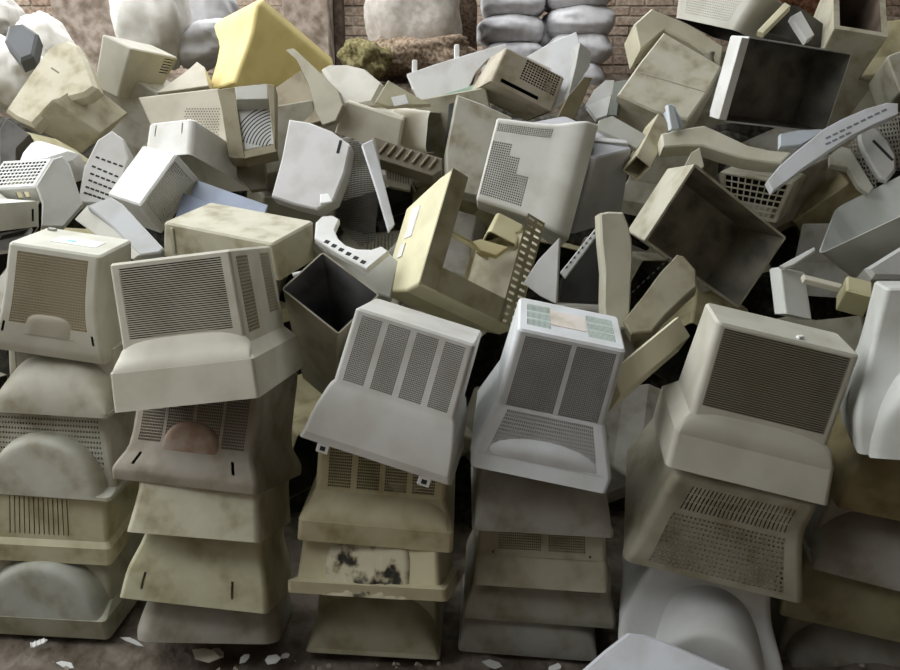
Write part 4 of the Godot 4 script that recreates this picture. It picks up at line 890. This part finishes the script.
	bit(o, "crease", (Vector3(-0.0954, 0.0398, 0)).lerp(Vector3(0.1113, -0.0923, 0), 0.5), Vector3(0.23, 0.005, 0.004), plastic(Color8(170, 166, 148)), Vector3(0, 0, -24))
	slab("casing_band", "beige casing band above the tilted square casing", "strip", bits, Vector3(0.822, 1.56, -2.987), Vector3(-32.5, 6.5, -3.5), [Vector2(-0.091, 0.113), Vector2(0.046, 0.055), Vector2(0.165, -0.03), Vector2(0.145, -0.107), Vector2(0.039, -0.023), Vector2(-0.05, 0.022), Vector2(-0.149, -0.07), Vector2(-0.163, 0.039)], 0.12, plastic(Color8(194, 188, 162)), 0.006)
	shell("monitor_casing", "grey casing full of pin holes at the top edge right of the sacks", "casing", grp, Vector3(1.051, 1.587, -3.202), Vector3(-12.4, -51.9, -14.1), [[0, 0.304, 0.292, -0.014], [0.144, 0.386, 0.259, 0.014]], plastic(Color8(190, 188, 176)), {"r": 0.03, "g": [G(0, -0.8, 0.8, 0.15, 0.85, 26, 12, 0.45, 0.45, {"shape": "oct", "stag": true})]})
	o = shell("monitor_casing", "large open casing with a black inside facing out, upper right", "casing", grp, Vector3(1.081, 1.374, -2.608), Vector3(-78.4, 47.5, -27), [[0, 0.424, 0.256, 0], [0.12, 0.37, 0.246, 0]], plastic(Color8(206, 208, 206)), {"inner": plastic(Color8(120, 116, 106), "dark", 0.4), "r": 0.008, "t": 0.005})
	bit(o, "rim_flange", Vector3(-at_y(o.get_meta("stations"), 0.0)[0] * 0.5 - 0.012, 0.02, 0.0), Vector3(0.03, 0.05, at_y(o.get_meta("stations"), 0.0)[1] * 0.95), plastic(WHITE))
	slab("plastic_bar", "pale yellow bar sticking up behind the large open casing", "bar", bits, Vector3(1.122, 1.613, -2.899), Vector3(-31.3, -18.9, 10.1), [Vector2(-0.059, -0.042), Vector2(0.041, 0.054), Vector2(0.058, 0.036), Vector2(-0.04, -0.054)], 0.03, plastic(CREAM))
	slab("ribbed_block", "small white ribbed block behind the large open casing", "fragment", bits, Vector3(1.23, 1.588, -2.912), Vector3(-32.7, 0, 0), [Vector2(-0.037, 0.038), Vector2(0.003, 0.062), Vector2(0.037, -0.037), Vector2(0.006, -0.061)], 0.03, plastic(WHITE))
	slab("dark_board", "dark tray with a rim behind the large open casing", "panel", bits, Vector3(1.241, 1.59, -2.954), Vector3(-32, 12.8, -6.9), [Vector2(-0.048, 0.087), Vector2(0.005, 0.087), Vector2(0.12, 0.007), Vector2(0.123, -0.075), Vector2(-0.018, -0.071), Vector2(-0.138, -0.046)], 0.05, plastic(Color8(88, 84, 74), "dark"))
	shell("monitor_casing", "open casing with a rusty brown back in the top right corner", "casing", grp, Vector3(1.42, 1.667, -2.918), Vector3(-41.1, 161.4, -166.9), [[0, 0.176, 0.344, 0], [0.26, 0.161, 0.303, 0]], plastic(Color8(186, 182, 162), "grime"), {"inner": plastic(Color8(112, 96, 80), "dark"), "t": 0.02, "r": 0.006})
	shell("monitor_casing", "beige grey casing side at the right edge below the rusty backed one", "casing", grp, Vector3(1.629, 1.391, -2.839), Vector3(20.6, -99.3, -70.5), [[0, 0.131, 0.3, 0], [0.242, 0.133, 0.3, 0]], plastic(Color8(168, 166, 150), "grime"), {})
	slab("casing_band", "bowed cream bar below the large open casing", "bar", bits, Vector3(0.814, 1.208, -2.366), Vector3(-35.2, -3.3, 1.9), [Vector2(-0.185, 0.041), Vector2(-0.117, 0.057), Vector2(-0.057, 0.066), Vector2(-0.024, 0.048), Vector2(0.063, -0.006), Vector2(0.123, -0.024), Vector2(0.183, -0.033), Vector2(0.151, -0.068), Vector2(0.102, -0.063), Vector2(0.05, -0.051), Vector2(-0.009, -0.029), Vector2(-0.068, -0.003), Vector2(-0.122, -0.001), Vector2(-0.184, -0.005)], 0.06, plastic(Color8(204, 200, 178)), 0.004)
	o = slab("white_rail", "long white slotted rail slanting to the right edge", "rail", bits, Vector3(1.105, 1.202, -2.313), Vector3(-32.5, -6.5, 3.5), [Vector2(-0.194, -0.098), Vector2(-0.153, -0.051), Vector2(-0.098, -0.005), Vector2(-0.04, 0.04), Vector2(-0.02, 0.058), Vector2(0.04, 0.09), Vector2(0.109, 0.119), Vector2(0.172, 0.136), Vector2(0.201, 0.131), Vector2(0.195, 0.096), Vector2(0.121, 0.065), Vector2(0.057, 0.033), Vector2(-0.014, -0.012), Vector2(-0.09, -0.063), Vector2(-0.139, -0.101), Vector2(-0.183, -0.132)], 0.03, plastic(Color8(206, 208, 210)))
	slot_row(o, Vector3(-0.0189, 0.0259, 0), Vector3(0.1684, 0.1152, 0), 9, Vector3(0.016, 0.006, 0.002), 24, plastic(Color8(120, 124, 130)))
	slot_row(o, Vector3(-0.0214, 0.0073, 0), Vector3(0.0584, 0.0449, 0), 4, Vector3(0.016, 0.006, 0.002), 24, plastic(Color8(120, 124, 130)))
	slab("plastic_strip", "pale blue strip under the rim of the large open casing", "strip", bits, Vector3(1.049, 1.225, -2.402), Vector3(-42.6, 0, 0), [Vector2(-0.06, 0.015), Vector2(-0.004, 0.029), Vector2(0.07, 0.034), Vector2(0.067, 0.021), Vector2(0.049, 0.008), Vector2(-0.004, -0.026), Vector2(-0.069, -0.034)], 0.02, plastic(Color8(184, 192, 198)))
	o = thing("inner_frame", "grey gridded frame with an oval boss at the right edge", "frame", bits, Vector3(1.283, 1.188, -2.423))
	grid_panel(o, "grid_grille", Vector3(1.283, 1.188, -2.423), Vector3(-31.3, -18.9, 10.1), [Vector2(-0.073, 0.027), Vector2(-0.045, 0.049), Vector2(0.052, 0.105), Vector2(0.088, 0.115), Vector2(0.066, -0.065), Vector2(0.023, -0.094), Vector2(-0.02, -0.123), Vector2(-0.043, -0.042)], 18, 16, plastic(Color8(150, 148, 138), "grime"))
	slab_part(o, "side_rail", Vector3(1.205, 1.131, -2.386), Vector3(-31.3, -18.9, 10.1), [Vector2(-0.016, 0.083), Vector2(0.007, 0.07), Vector2(0.052, -0.065), Vector2(0.035, -0.083), Vector2(0.012, -0.054), Vector2(-0.009, 0.009), Vector2(-0.056, 0.028), Vector2(-0.054, 0.058)], 0.03, plastic(Color8(178, 176, 164), "grime"))
	slab_part(o, "oval_boss", Vector3(1.272, 1.18, -2.379), Vector3(-31.3, -18.9, 10.1), [Vector2(-0.04, 0.079), Vector2(-0.023, 0.093), Vector2(-0.004, 0.092), Vector2(0.018, 0.075), Vector2(0.036, 0.036), Vector2(0.048, -0.014), Vector2(0.041, -0.06), Vector2(0.013, -0.091), Vector2(-0.004, -0.08), Vector2(-0.018, -0.045), Vector2(-0.035, 0.011), Vector2(-0.042, 0.048)], 0.03, plastic(Color8(176, 176, 170)), 0.006)
	bit(o.get_node("oval_boss"), "slot", (Vector3(0.0023, 0.0502, 0)).lerp(Vector3(0.0285, -0.0348, 0), 0.5), Vector3(0.008, 0.085, 0.002), blk, Vector3(0, 0, 30), 0.0005)
	shell("monitor_casing", "casing with a grid of square openings on its end, right of the dark hollow one", "casing", grp, Vector3(1.013, 0.979, -2.598), Vector3(2.6, -31, -7.6), [[0, 0.174, 0.263, -0.018], [0.134, 0.222, 0.25, 0.018]], plastic(Color8(182, 178, 160), "grime"), {"r": 0.006, "g": [G(0, -0.92, 0.92, 0.06, 0.94, 9, 6, 0.8, 0.74, {"name": "grid_grille"})]})
	# ---- right middle
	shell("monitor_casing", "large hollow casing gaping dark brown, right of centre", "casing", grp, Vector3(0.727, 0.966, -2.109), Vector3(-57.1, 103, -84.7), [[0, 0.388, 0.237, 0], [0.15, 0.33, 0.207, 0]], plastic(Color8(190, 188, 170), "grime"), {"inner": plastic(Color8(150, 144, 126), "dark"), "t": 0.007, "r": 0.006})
	shell("monitor_casing", "wide pale open casing at the right edge showing its clean inside", "casing", grp, Vector3(1.204, 1.04, -2.237), Vector3(-16, 149, 145.1), [[0, 0.267, 0.349, -0.017], [0.142, 0.249, 0.266, 0.017]], plastic(Color8(186, 188, 180)), {"inner": plastic(Color8(200, 202, 198)), "r": 0.03})
	slab("plastic_sheet", "grey rounded panel under the wide pale open casing", "panel", bits, Vector3(1.129, 0.942, -1.957), Vector3(-37.6, -6.7, 4.1), [Vector2(-0.076, -0.024), Vector2(0.02, 0.033), Vector2(0.083, 0.053), Vector2(0.06, -0.052), Vector2(0.001, -0.056), Vector2(-0.062, -0.052)], 0.1, plastic(GREY), 0.01)
	slab("casing_band", "curved beige band standing on end between the fourth and fifth columns", "strip", bits, Vector3(0.423, 0.913, -1.949), Vector3(-18.8, 6, -1.9), [Vector2(-0.042, 0.145), Vector2(-0.019, 0.15), Vector2(0.02, 0.149), Vector2(0.033, 0.118), Vector2(0.042, 0.079), Vector2(0.044, 0.033), Vector2(0.039, -0.032), Vector2(0.036, -0.091), Vector2(0.031, -0.149), Vector2(-0.029, -0.15), Vector2(-0.035, -0.091), Vector2(-0.032, -0.007), Vector2(-0.039, 0.071)], 0.05, plastic(Color8(190, 186, 164)), 0.005)
	o = slab("dark_opening_part", "slotted grey rim of a dark opening left of the standing beige band", "panel", bits, Vector3(0.343, 0.951, -2.012), Vector3(-26.8, -12.4, 5.7), [Vector2(-0.058, -0.055), Vector2(0.046, 0.071), Vector2(0.058, 0.062), Vector2(-0.045, -0.071)], 0.012, plastic(Color8(178, 180, 176)))
	for k in 9:
		bit(o, "slot", Vector3(-0.04 + 0.0105 * k, -0.042 + 0.0125 * k, 0.0005), Vector3(0.006, 0.003, 0.004), blk, Vector3(0, 0, 50), 0.0003)
	slab("dark_opening_part", "black sheet coloured as the shade inside an opening, behind the slotted grey rim", "panel", bits, Vector3(0.357, 0.897, -2.069), Vector3(-21.6, 6.1, -2.3), [Vector2(-0.055, -0.031), Vector2(0.052, 0.101), Vector2(0.063, 0.041), Vector2(0.058, -0.098), Vector2(-0.063, -0.093)], 0.03, plastic(Color8(58, 58, 56), "dark"))  # black sheet in place of an opening, its shade put into the colour
	shell("casing_band", "cream bar leaning against the slatted casing of the fifth column", "bar", bits, Vector3(0.477, 0.722, -1.733), Vector3(-51.9, 18.8, 29), [[0, 0.293, 0.067, -0.017], [0.05, 0.269, 0.067, 0.017]], plastic(Color8(208, 202, 172)), {"r": 0.006})
	o = slab("plastic_board", "brown casing side with a slotted edge behind the cream bar", "panel", bits, Vector3(0.53, 0.857, -1.922), Vector3(-37.1, -13.2, 8.1), [Vector2(-0.097, -0.066), Vector2(-0.038, 0.003), Vector2(0.006, 0.059), Vector2(0.054, 0.108), Vector2(0.07, 0.101), Vector2(0.095, 0.059), Vector2(0.092, 0.013), Vector2(0.065, -0.009), Vector2(0.008, -0.059), Vector2(-0.028, -0.1), Vector2(-0.08, -0.103)], 0.06, plastic(Color8(150, 144, 122), "grime"), 0.004)
	for k in 9:
		bit(o, "slot", Vector3(-0.078 + 0.0135 * k, 0.0 + 0.0118 * k, 0.0005), Vector3(0.009, 0.0035, 0.004), blk, Vector3(0, 0, 42), 0.0003)
	shell("plastic_block", "small white block standing behind the slatted casing of the fifth column", "block", bits, Vector3(0.84, 0.807, -1.885), Vector3(-15.3, 13.2, -13.8), [[0, 0.076, 0.047, 0.026], [0.121, 0.074, 0.047, -0.026]], plastic(Color8(200, 202, 194)), {"r": 0.006})
	shell("plastic_block", "small olive block left of the white hooded casing", "block", bits, Vector3(1.009, 0.82, -1.911), Vector3(7.6, -25.2, -10.7), [[0, 0.064, 0.108, -0.023], [0.074, 0.062, 0.108, 0.023]], plastic(Color8(178, 172, 132)), {"r": 0.004})
	slab("plastic_bar", "thin beige bar above the small olive block", "bar", bits, Vector3(0.911, 0.903, -1.863), Vector3(-47, 0, 0), [Vector2(-0.045, 0.021), Vector2(0.047, -0.009), Vector2(0.035, -0.021), Vector2(-0.044, 0.005)], 0.02, plastic(BEIGE))
	slab("plastic_bar", "slim pale bar over the small white block", "bar", bits, Vector3(0.87, 0.95, -1.928), Vector3(-54.7, 0, 0), [Vector2(-0.053, -0.029), Vector2(0.052, 0.037), Vector2(0.052, 0.024), Vector2(-0.019, -0.027), Vector2(-0.041, -0.036)], 0.012, plastic(GREYWHITE))
	slab("plastic_strip", "white splinter left of the bowed cream bar", "strip", bits, Vector3(0.675, 1.282, -2.419), Vector3(-26.8, 12.4, -5.7), [Vector2(-0.015, 0.034), Vector2(-0.002, 0.042), Vector2(0.026, -0.022), Vector2(0.019, -0.04), Vector2(-0.002, -0.034), Vector2(-0.026, 0.024)], 0.03, plastic(Color8(196, 204, 212)))
	slab("plastic_strip", "pale strip above the rim of the dark hollow casing", "strip", bits, Vector3(0.714, 1.154, -2.33), Vector3(-21.3, -12.1, 4.4), [Vector2(-0.008, 0.033), Vector2(0.018, 0.047), Vector2(0.028, -0.01), Vector2(-0.007, -0.048), Vector2(-0.028, -0.006)], 0.03, plastic(Color8(178, 174, 150)))

func dots(root: Node3D, x0: float, x1: float, y0: float, y1: float, z: float, m: Material) -> void:
	# a field of round dimples, joined because there are hundreds
	var st := Mb.new()
	var nx := 13
	var ny := 16
	for i in nx:
		for j in ny:
			var c := Vector3(lerpf(x0, x1, (i + 0.5 * (j % 2)) / nx), lerpf(y0, y1, float(j) / ny), z)
			var pr := c
			for k in 6:
				var a0 := TAU * k / 6
				var a1 := TAU * (k + 1) / 6
				st.tri(pr, c + Vector3(cos(a0), sin(a0), 0) * 0.0028, c + Vector3(cos(a1), sin(a1), 0) * 0.0028, Vector3.BACK, Vector3.BACK, Vector3.BACK)
	st.close(m)
	var b := root.get_node("board")
	var o := part("dimples", st.mesh(), b)
	o.set_meta("kind", "stuff")

func arc_slots(plate: Node3D, count: int, m: Material) -> void:
	var mb := Mb.new()
	var c := Vector3(0.085, -0.085, 0.0)
	for k in count:
		var R := 0.03 + k * 0.0105
		for s in 16:
			var a := deg_to_rad(98.0 + 74.0 * s / 16)
			var p := c + Vector3(cos(a), sin(a), 0) * R
			if absf(p.x) > 0.05 or absf(p.y) > 0.078: continue
			mb.box(p, Vector3(0.0032, R * deg_to_rad(4.7), 0.0016), Basis(Vector3.BACK, a), 0.0002)
	mb.close(m)
	part("curved_slots", mb.mesh(), plate).set_meta("kind", "stuff")

func net(called: String, label: String, at: Vector3, rot: Vector3, poly: Array, m: Material) -> void:
	var o := part(called, grid_mesh(poly, 30, 52, 0.03, m), self)
	o.position = at
	o.rotation_degrees = rot
	tag(o, label, "mesh")

func grid_panel(root: Node3D, called: String, at: Vector3, rot: Vector3, poly: Array, nu: int, nv: int, m: Material) -> void:
	var o := part(called, grid_mesh(poly, nu, nv, 0.0, m), root)
	o.transform = root.transform.affine_inverse() * Transform3D(Basis.from_euler(rot * PI / 180.0), at)

# a pierced sheet with its own outline, waving by the given depth
func grid_mesh(poly: Array, nu: int, nv: int, wave: float, m: Material) -> ArrayMesh:
	var p := PackedVector2Array(poly)
	var lo := p[0]
	var hi := p[0]
	for q in p:
		lo = Vector2(minf(lo.x, q.x), minf(lo.y, q.y))
		hi = Vector2(maxf(hi.x, q.x), maxf(hi.y, q.y))
	var mb := Mb.new()
	var pos := func(u: float, v: float, off: float) -> Vector3:
		var x := lerpf(lo.x, hi.x, u)
		var y := lerpf(lo.y, hi.y, v)
		return Vector3(x, y, wave * sin(x * 26.0 + y * 14.0) - off)
	var keep := func(u: float, v: float) -> bool: return Geometry2D.is_point_in_polygon(Vector2(lerpf(lo.x, hi.x, u), lerpf(lo.y, hi.y, v)), p)
	perforate(mb, pos, nu, nv, 0.62, 0.62, "rect", true, 0.003, keep)
	mb.close(m)
	return mb.mesh()

func flange(o: Node3D, m: Material, w: float) -> void:
	# the broad inward rim of an opened casing; the bar on its far side is pierced by slanting slots
	var s = o.get_meta("stations")[0]
	var hw: float = s[1] * 0.5
	var hh: float = s[2] * 0.5
	for q in [[-hw + w * 0.5, 0.0, w, s[2]], [0.0, -hh + w * 0.6, s[1] - 2 * w, w * 1.2]]:
		bit(o, "rim_flange", Vector3(q[0], 0.003, s[3] + q[1]), Vector3(q[2], 0.006, q[3]), m)
	var mb := Mb.new()
	var pos := func(u: float, v: float, off: float) -> Vector3: return Vector3(lerpf(hw - w * 1.25, hw, u), off, s[3] + lerpf(-hh, hh, v))
	perforate(mb, pos, 2, 16, 0.62, 0.4, "rect", false, 0.004)
	mb.close(m)
	part("slotted_flange", mb.mesh(), o)

func build_fill() -> void:
	# inside the heap: broken plastic backing, coloured dark for shade in the gaps
	var f := FastNoiseLite.new()
	f.seed = 9
	f.frequency = 2.2
	f.fractal_octaves = 4
	var st := SurfaceTool.new()
	st.begin(Mesh.PRIMITIVE_TRIANGLES)
	var nx := 90
	var ny := 46
	var P := []
	for j in ny + 1:
		var row := []
		var t := float(j) / ny
		for i in nx + 1:
			var x := -3.0 + 6.0 * i / nx
			var y := minf(t * 2.2, 1.25) * (1.0 if t < 0.57 else 1.0)
			var z := -2.35 - 1.05 * minf(t / 0.57, 1.0) - maxf(t - 0.57, 0.0) * 2.0
			if t > 0.57: y = 1.25 + 0.1 * sin(t * 20.0)
			var nn := 0.22 * f.get_noise_3d(x, y, z)
			row.append(Vector3(x, maxf(y + nn * 0.4 - 0.05, -0.05), z + nn))
		P.append(row)
	for j in ny:
		for i in nx:
			for p in [P[j][i], P[j + 1][i], P[j + 1][i + 1], P[j][i], P[j + 1][i + 1], P[j][i + 1]]: st.add_vertex(p)
	st.generate_normals()
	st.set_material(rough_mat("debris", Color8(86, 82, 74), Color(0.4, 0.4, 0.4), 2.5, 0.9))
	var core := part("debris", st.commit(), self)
	tag(core, "crushed plastic backing coloured dark for the shade deep inside the heap", "debris", "", "stuff")
	# half buried casings, seen through the gaps only
	var lab := "dusty casing half buried in the dark gaps of the heap"
	var r := RandomNumberGenerator.new()
	r.seed = 31
	var kinds := []
	var cols := [Color8(170, 166, 148), Color8(150, 146, 130), Color8(186, 184, 176), Color8(178, 170, 132)]
	for k in 4:
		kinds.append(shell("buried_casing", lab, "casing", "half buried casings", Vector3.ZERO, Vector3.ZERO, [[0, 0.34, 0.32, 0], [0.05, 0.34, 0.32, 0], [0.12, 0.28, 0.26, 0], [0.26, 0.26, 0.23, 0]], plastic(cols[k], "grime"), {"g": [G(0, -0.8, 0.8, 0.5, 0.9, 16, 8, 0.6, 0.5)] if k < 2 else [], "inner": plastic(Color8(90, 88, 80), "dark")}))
	var n := 0
	for row in 4:
		for k in 9:
			var x := -1.6 + 3.2 * (k + 0.5 * (row % 2)) / 8.5 + r.randf_range(-0.08, 0.08)
			var y := 0.22 + 0.23 * row + r.randf_range(-0.05, 0.05)
			var z := -2.4 - 0.22 * row + r.randf_range(-0.06, 0.06)
			var rot := Vector3(r.randf_range(-90, 60), r.randf_range(-180, 180), r.randf_range(-60, 60))
			var o: Node3D = kinds[n % 4]
			if n >= 4:
				o = kinds[n % 4].duplicate()
				o.name = numbered("buried_casing")
				add_child(o)
			o.position = Vector3(x, y, z)
			o.rotation_degrees = rot
			n += 1
	for at in [Vector3(1.539, 1.261, -3.11), Vector3(0.962, 1.239, -3.103), Vector3(-1.271, 1.193, -3.142), Vector3(1.778, 1.364, -3.295), Vector3(0, 1.194, -3.091), Vector3(-0.577, 1.157, -3.08)]:
		var o: Node3D = kinds[n % 4].duplicate()
		o.name = numbered("buried_casing")
		add_child(o)
		o.position = at
		o.rotation_degrees = Vector3(r.randf_range(-80, 10), r.randf_range(-180, 180), r.randf_range(-40, 40))
		n += 1

func build_sacks() -> void:
	var woven := rough_mat("woven white", Color8(214, 213, 214), Color(0.9, 0.9, 0.9), 1.2, 0.85)
	var bright := rough_mat("woven bright", Color8(228, 226, 220), Color(0.92, 0.91, 0.89), 1.2, 0.85)
	var tan := rough_mat("woven tan", Color8(196, 190, 182), Color(0.85, 0.84, 0.82), 1.5, 0.85)
	var burlap := rough_mat("burlap", Color8(168, 150, 130), Color(0.5, 0.47, 0.43), 3.0, 0.95)
	# two piles of flat white sacks before the back wall
	for c in [[Vector3(0.469, 1.95, -6.324), 3], [Vector3(0.945, 1.997, -6.233), 4]]:
		var top: Vector3 = c[0]
		for k in 5:
			var y := top.y + 0.12 - 0.19 * k
			if y < 0.05: break
			var side: String = "left" if c[1] == 3 else "right"
			var rank: String = ["topmost in the %s pile", "second from the top of the %s pile", "third from the top of the %s pile", "fourth from the top of the %s pile", "lowest seen in the %s pile behind the heap"][mini(k, 4)] % side
			sack("sack", "white filled sack by the back wall, " + rank, "white sacks piled by the back wall", Vector3(top.x + 0.02 * sin(k * 2.3 + c[1]), y, top.z), Vector3(0, 6 * sin(k * 1.7), 2.5 * sin(k * 3.1)), Vector3(0.235, 0.115, 0.36), 40 + k + c[1] * 20, 0.12, woven, 0.6)
	sack("sack", "white filled sack behind the piles, its end showing between them", "white sacks piled by the back wall", Vector3(0.704, 1.852, -6.504), Vector3(0, 20, 0), Vector3(0.2, 0.12, 0.3), 99, 0.16, woven)
	sack("sack", "big round grey sack standing right of the plastered pillar", "", Vector3(-0.233, 1.963, -5.6), Vector3.ZERO, Vector3(0.31, 0.36, 0.3), 61, 0.2, tan, 0.8)
	# torn sacking and bales that carry it
	sack("bale", "crumpled brown bale of sacking under the big round sack", "bales of sacking", Vector3(-0.198, 1.627, -5.451), Vector3(0, 10, 3), Vector3(0.36, 0.13, 0.3), 71, 0.5, burlap, 0.8)
	sack("bale", "greenish crumpled bale left of the brown one", "bales of sacking", Vector3(-0.512, 1.601, -5.028), Vector3(0, -15, -8), Vector3(0.13, 0.11, 0.14), 72, 0.5, rough_mat("green bale", Color8(150, 142, 104), Color(0.5, 0.48, 0.4), 3.0), 0.8)
	sack("bale", "dark brown bale against the wall right of the big round sack", "bales of sacking", Vector3(0.014, 1.779, -5.963), Vector3(0, 5, 0), Vector3(0.16, 0.42, 0.3), 73, 0.3, rough_mat("dark bale", Color8(106, 90, 76), Color(0.5, 0.46, 0.42), 3.0), 0.8)
	sack("bale", "broad dusty bale heap between the casings and the back wall", "bales of sacking", Vector3(0.1, 0.6, -5.15), Vector3.ZERO, Vector3(3.2, 0.84, 0.7), 74, 0.25, rough_mat("dusty bale", Color8(120, 108, 94), Color(0.5, 0.47, 0.44), 2.0), 0.7)
	# loose white sacks on the upper left
	sack("sack", "tall wrinkled white sack between the slotted casing and the yellow one", "white sacks at the upper left", Vector3(-1.338, 1.703, -3.757), Vector3(0, 0, 6), Vector3(0.15, 0.2, 0.15), 81, 0.3, bright, 0.8)
	sack("sack", "pale sack at the top edge behind the tall wrinkled one", "white sacks at the upper left", Vector3(-1.24, 1.788, -4.197), Vector3(0, 0, -4), Vector3(0.16, 0.12, 0.16), 82, 0.22, woven, 0.8)
	sack("sack", "grey white sack tucked behind the yellow casing", "white sacks at the upper left", Vector3(-1.158, 1.603, -3.936), Vector3(0, 0, 24), Vector3(0.15, 0.09, 0.2), 83, 0.22, woven, 0.7)
	sack("sack", "bright torn white sack left of the pale plastered pier", "white sacks at the upper left", Vector3(-1.856, 1.608, -3.833), Vector3(0, 0, 30), Vector3(0.09, 0.12, 0.12), 84, 0.35, bright, 0.8)
	sack("sack", "sunlit white sacking slumped at the far upper left edge", "white sacks at the upper left", Vector3(-1.871, 1.436, -3.472), Vector3(0, 0, -20), Vector3(0.16, 0.14, 0.18), 85, 0.35, bright, 0.8)
	sack("sack", "white sack corner in the top left of the heap", "white sacks at the upper left", Vector3(-2.251, 1.74, -4.183), Vector3(0, 0, 10), Vector3(0.1, 0.1, 0.15), 86, 0.3, bright, 0.8)
	sack("sack", "rust coloured bundle at the top right behind the pale bar", "", Vector3(1.461, 1.708, -3.654), Vector3(0, 0, 10), Vector3(0.2, 0.12, 0.2), 87, 0.4, rough_mat("rust bundle", Color8(120, 88, 66), Color(0.5, 0.42, 0.36), 3.0), 0.8)
	slab("machine_part", "dark grey ribbed machine part at the far upper left", "machine part", "", Vector3(-1.651, 1.56, -3.196), Vector3(-37.1, 13.2, -8.1), [Vector2(-0.061, 0.073), Vector2(-0.014, 0.091), Vector2(0.052, 0.048), Vector2(0.054, -0.059), Vector2(0.013, -0.09), Vector2(-0.06, -0.005)], 0.08, plastic(Color8(100, 102, 104)), 0.01)

func build_ground_litter() -> void:
	var r := RandomNumberGenerator.new()
	r.seed = 5
	var cols := [WHITE, GREYWHITE, BEIGE, GREY]
	# the larger chips that can be told apart
	var spots := [[Vector3(-1.039, 0.012, -1.675), 0.026, 0.015], [Vector3(-0.929, 0.012, -1.594), 0.03, 0.01], [Vector3(-0.575, 0.012, -1.641), 0.03, 0.015], [Vector3(-0.805, 0.012, -1.683), 0.05, 0.008], [Vector3(-0.503, 0.012, -1.619), 0.02, 0.012], [Vector3(-0.436, 0.012, -1.615), 0.025, 0.014], [Vector3(-0.604, 0.012, -1.63), 0.05, 0.02], [Vector3(0.102, 0.012, -1.598), 0.03, 0.015], [Vector3(0.253, 0.012, -1.587), 0.025, 0.012], [Vector3(-0.407, 0.012, -1.63), 0.015, 0.01]]
	var labs := ["white ribbed chip before the far left column", "white sliver at the bottom edge left", "grey chip at the foot of the second column", "thin grey strip between the first two columns", "pale flake right of the second column's foot", "white flake before the second column's right corner", "broken pale sheet before the second column", "grey flake in front of the fourth column", "white flake at the foot of the fourth column", "small chip between the second and third columns"]
	for i in spots.size():
		var s: Array = spots[i]
		var poly := []
		for k in 6:
			var a := TAU * k / 6 + r.randf_range(-0.3, 0.3)
			poly.append(Vector2(cos(a) * s[1] * 0.85, sin(a) * s[2] * 0.85) * r.randf_range(0.75, 1.1))
		var o := slab("plastic_chip", labs[i], "chip", "plastic chips on the ground", s[0], Vector3(-80 + r.randf_range(-10, 25), r.randf_range(-40, 40), r.randf_range(-20, 20)), poly, 0.004, plastic(cols[i % 4]), 0.0006)
		if i == 0:
			for k in 4: bit(o, "rib", Vector3(-0.015 + 0.01 * k, 0, 0.001), Vector3(0.003, 0.02, 0.003), plastic(WHITE))
	# crumbs nobody could count
	var mb := Mb.new()
	for k in 260:
		var c := Vector3(r.randf_range(-1.3, 1.2), 0.006, -1.62 + 0.45 * r.randf())
		var s := r.randf_range(0.002, 0.008)
		mb.box(c, Vector3(s * 2, s, s * 1.4), Basis.from_euler(Vector3(r.randf(), r.randf() * TAU, r.randf())), 0.0005)
	mb.close(plastic(Color8(150, 142, 130), "grime"))
	var cr := part("crumbs", mb.mesh(), self)
	tag(cr, "scattered crumbs of plastic and earth on the ground", "crumbs", "", "stuff")
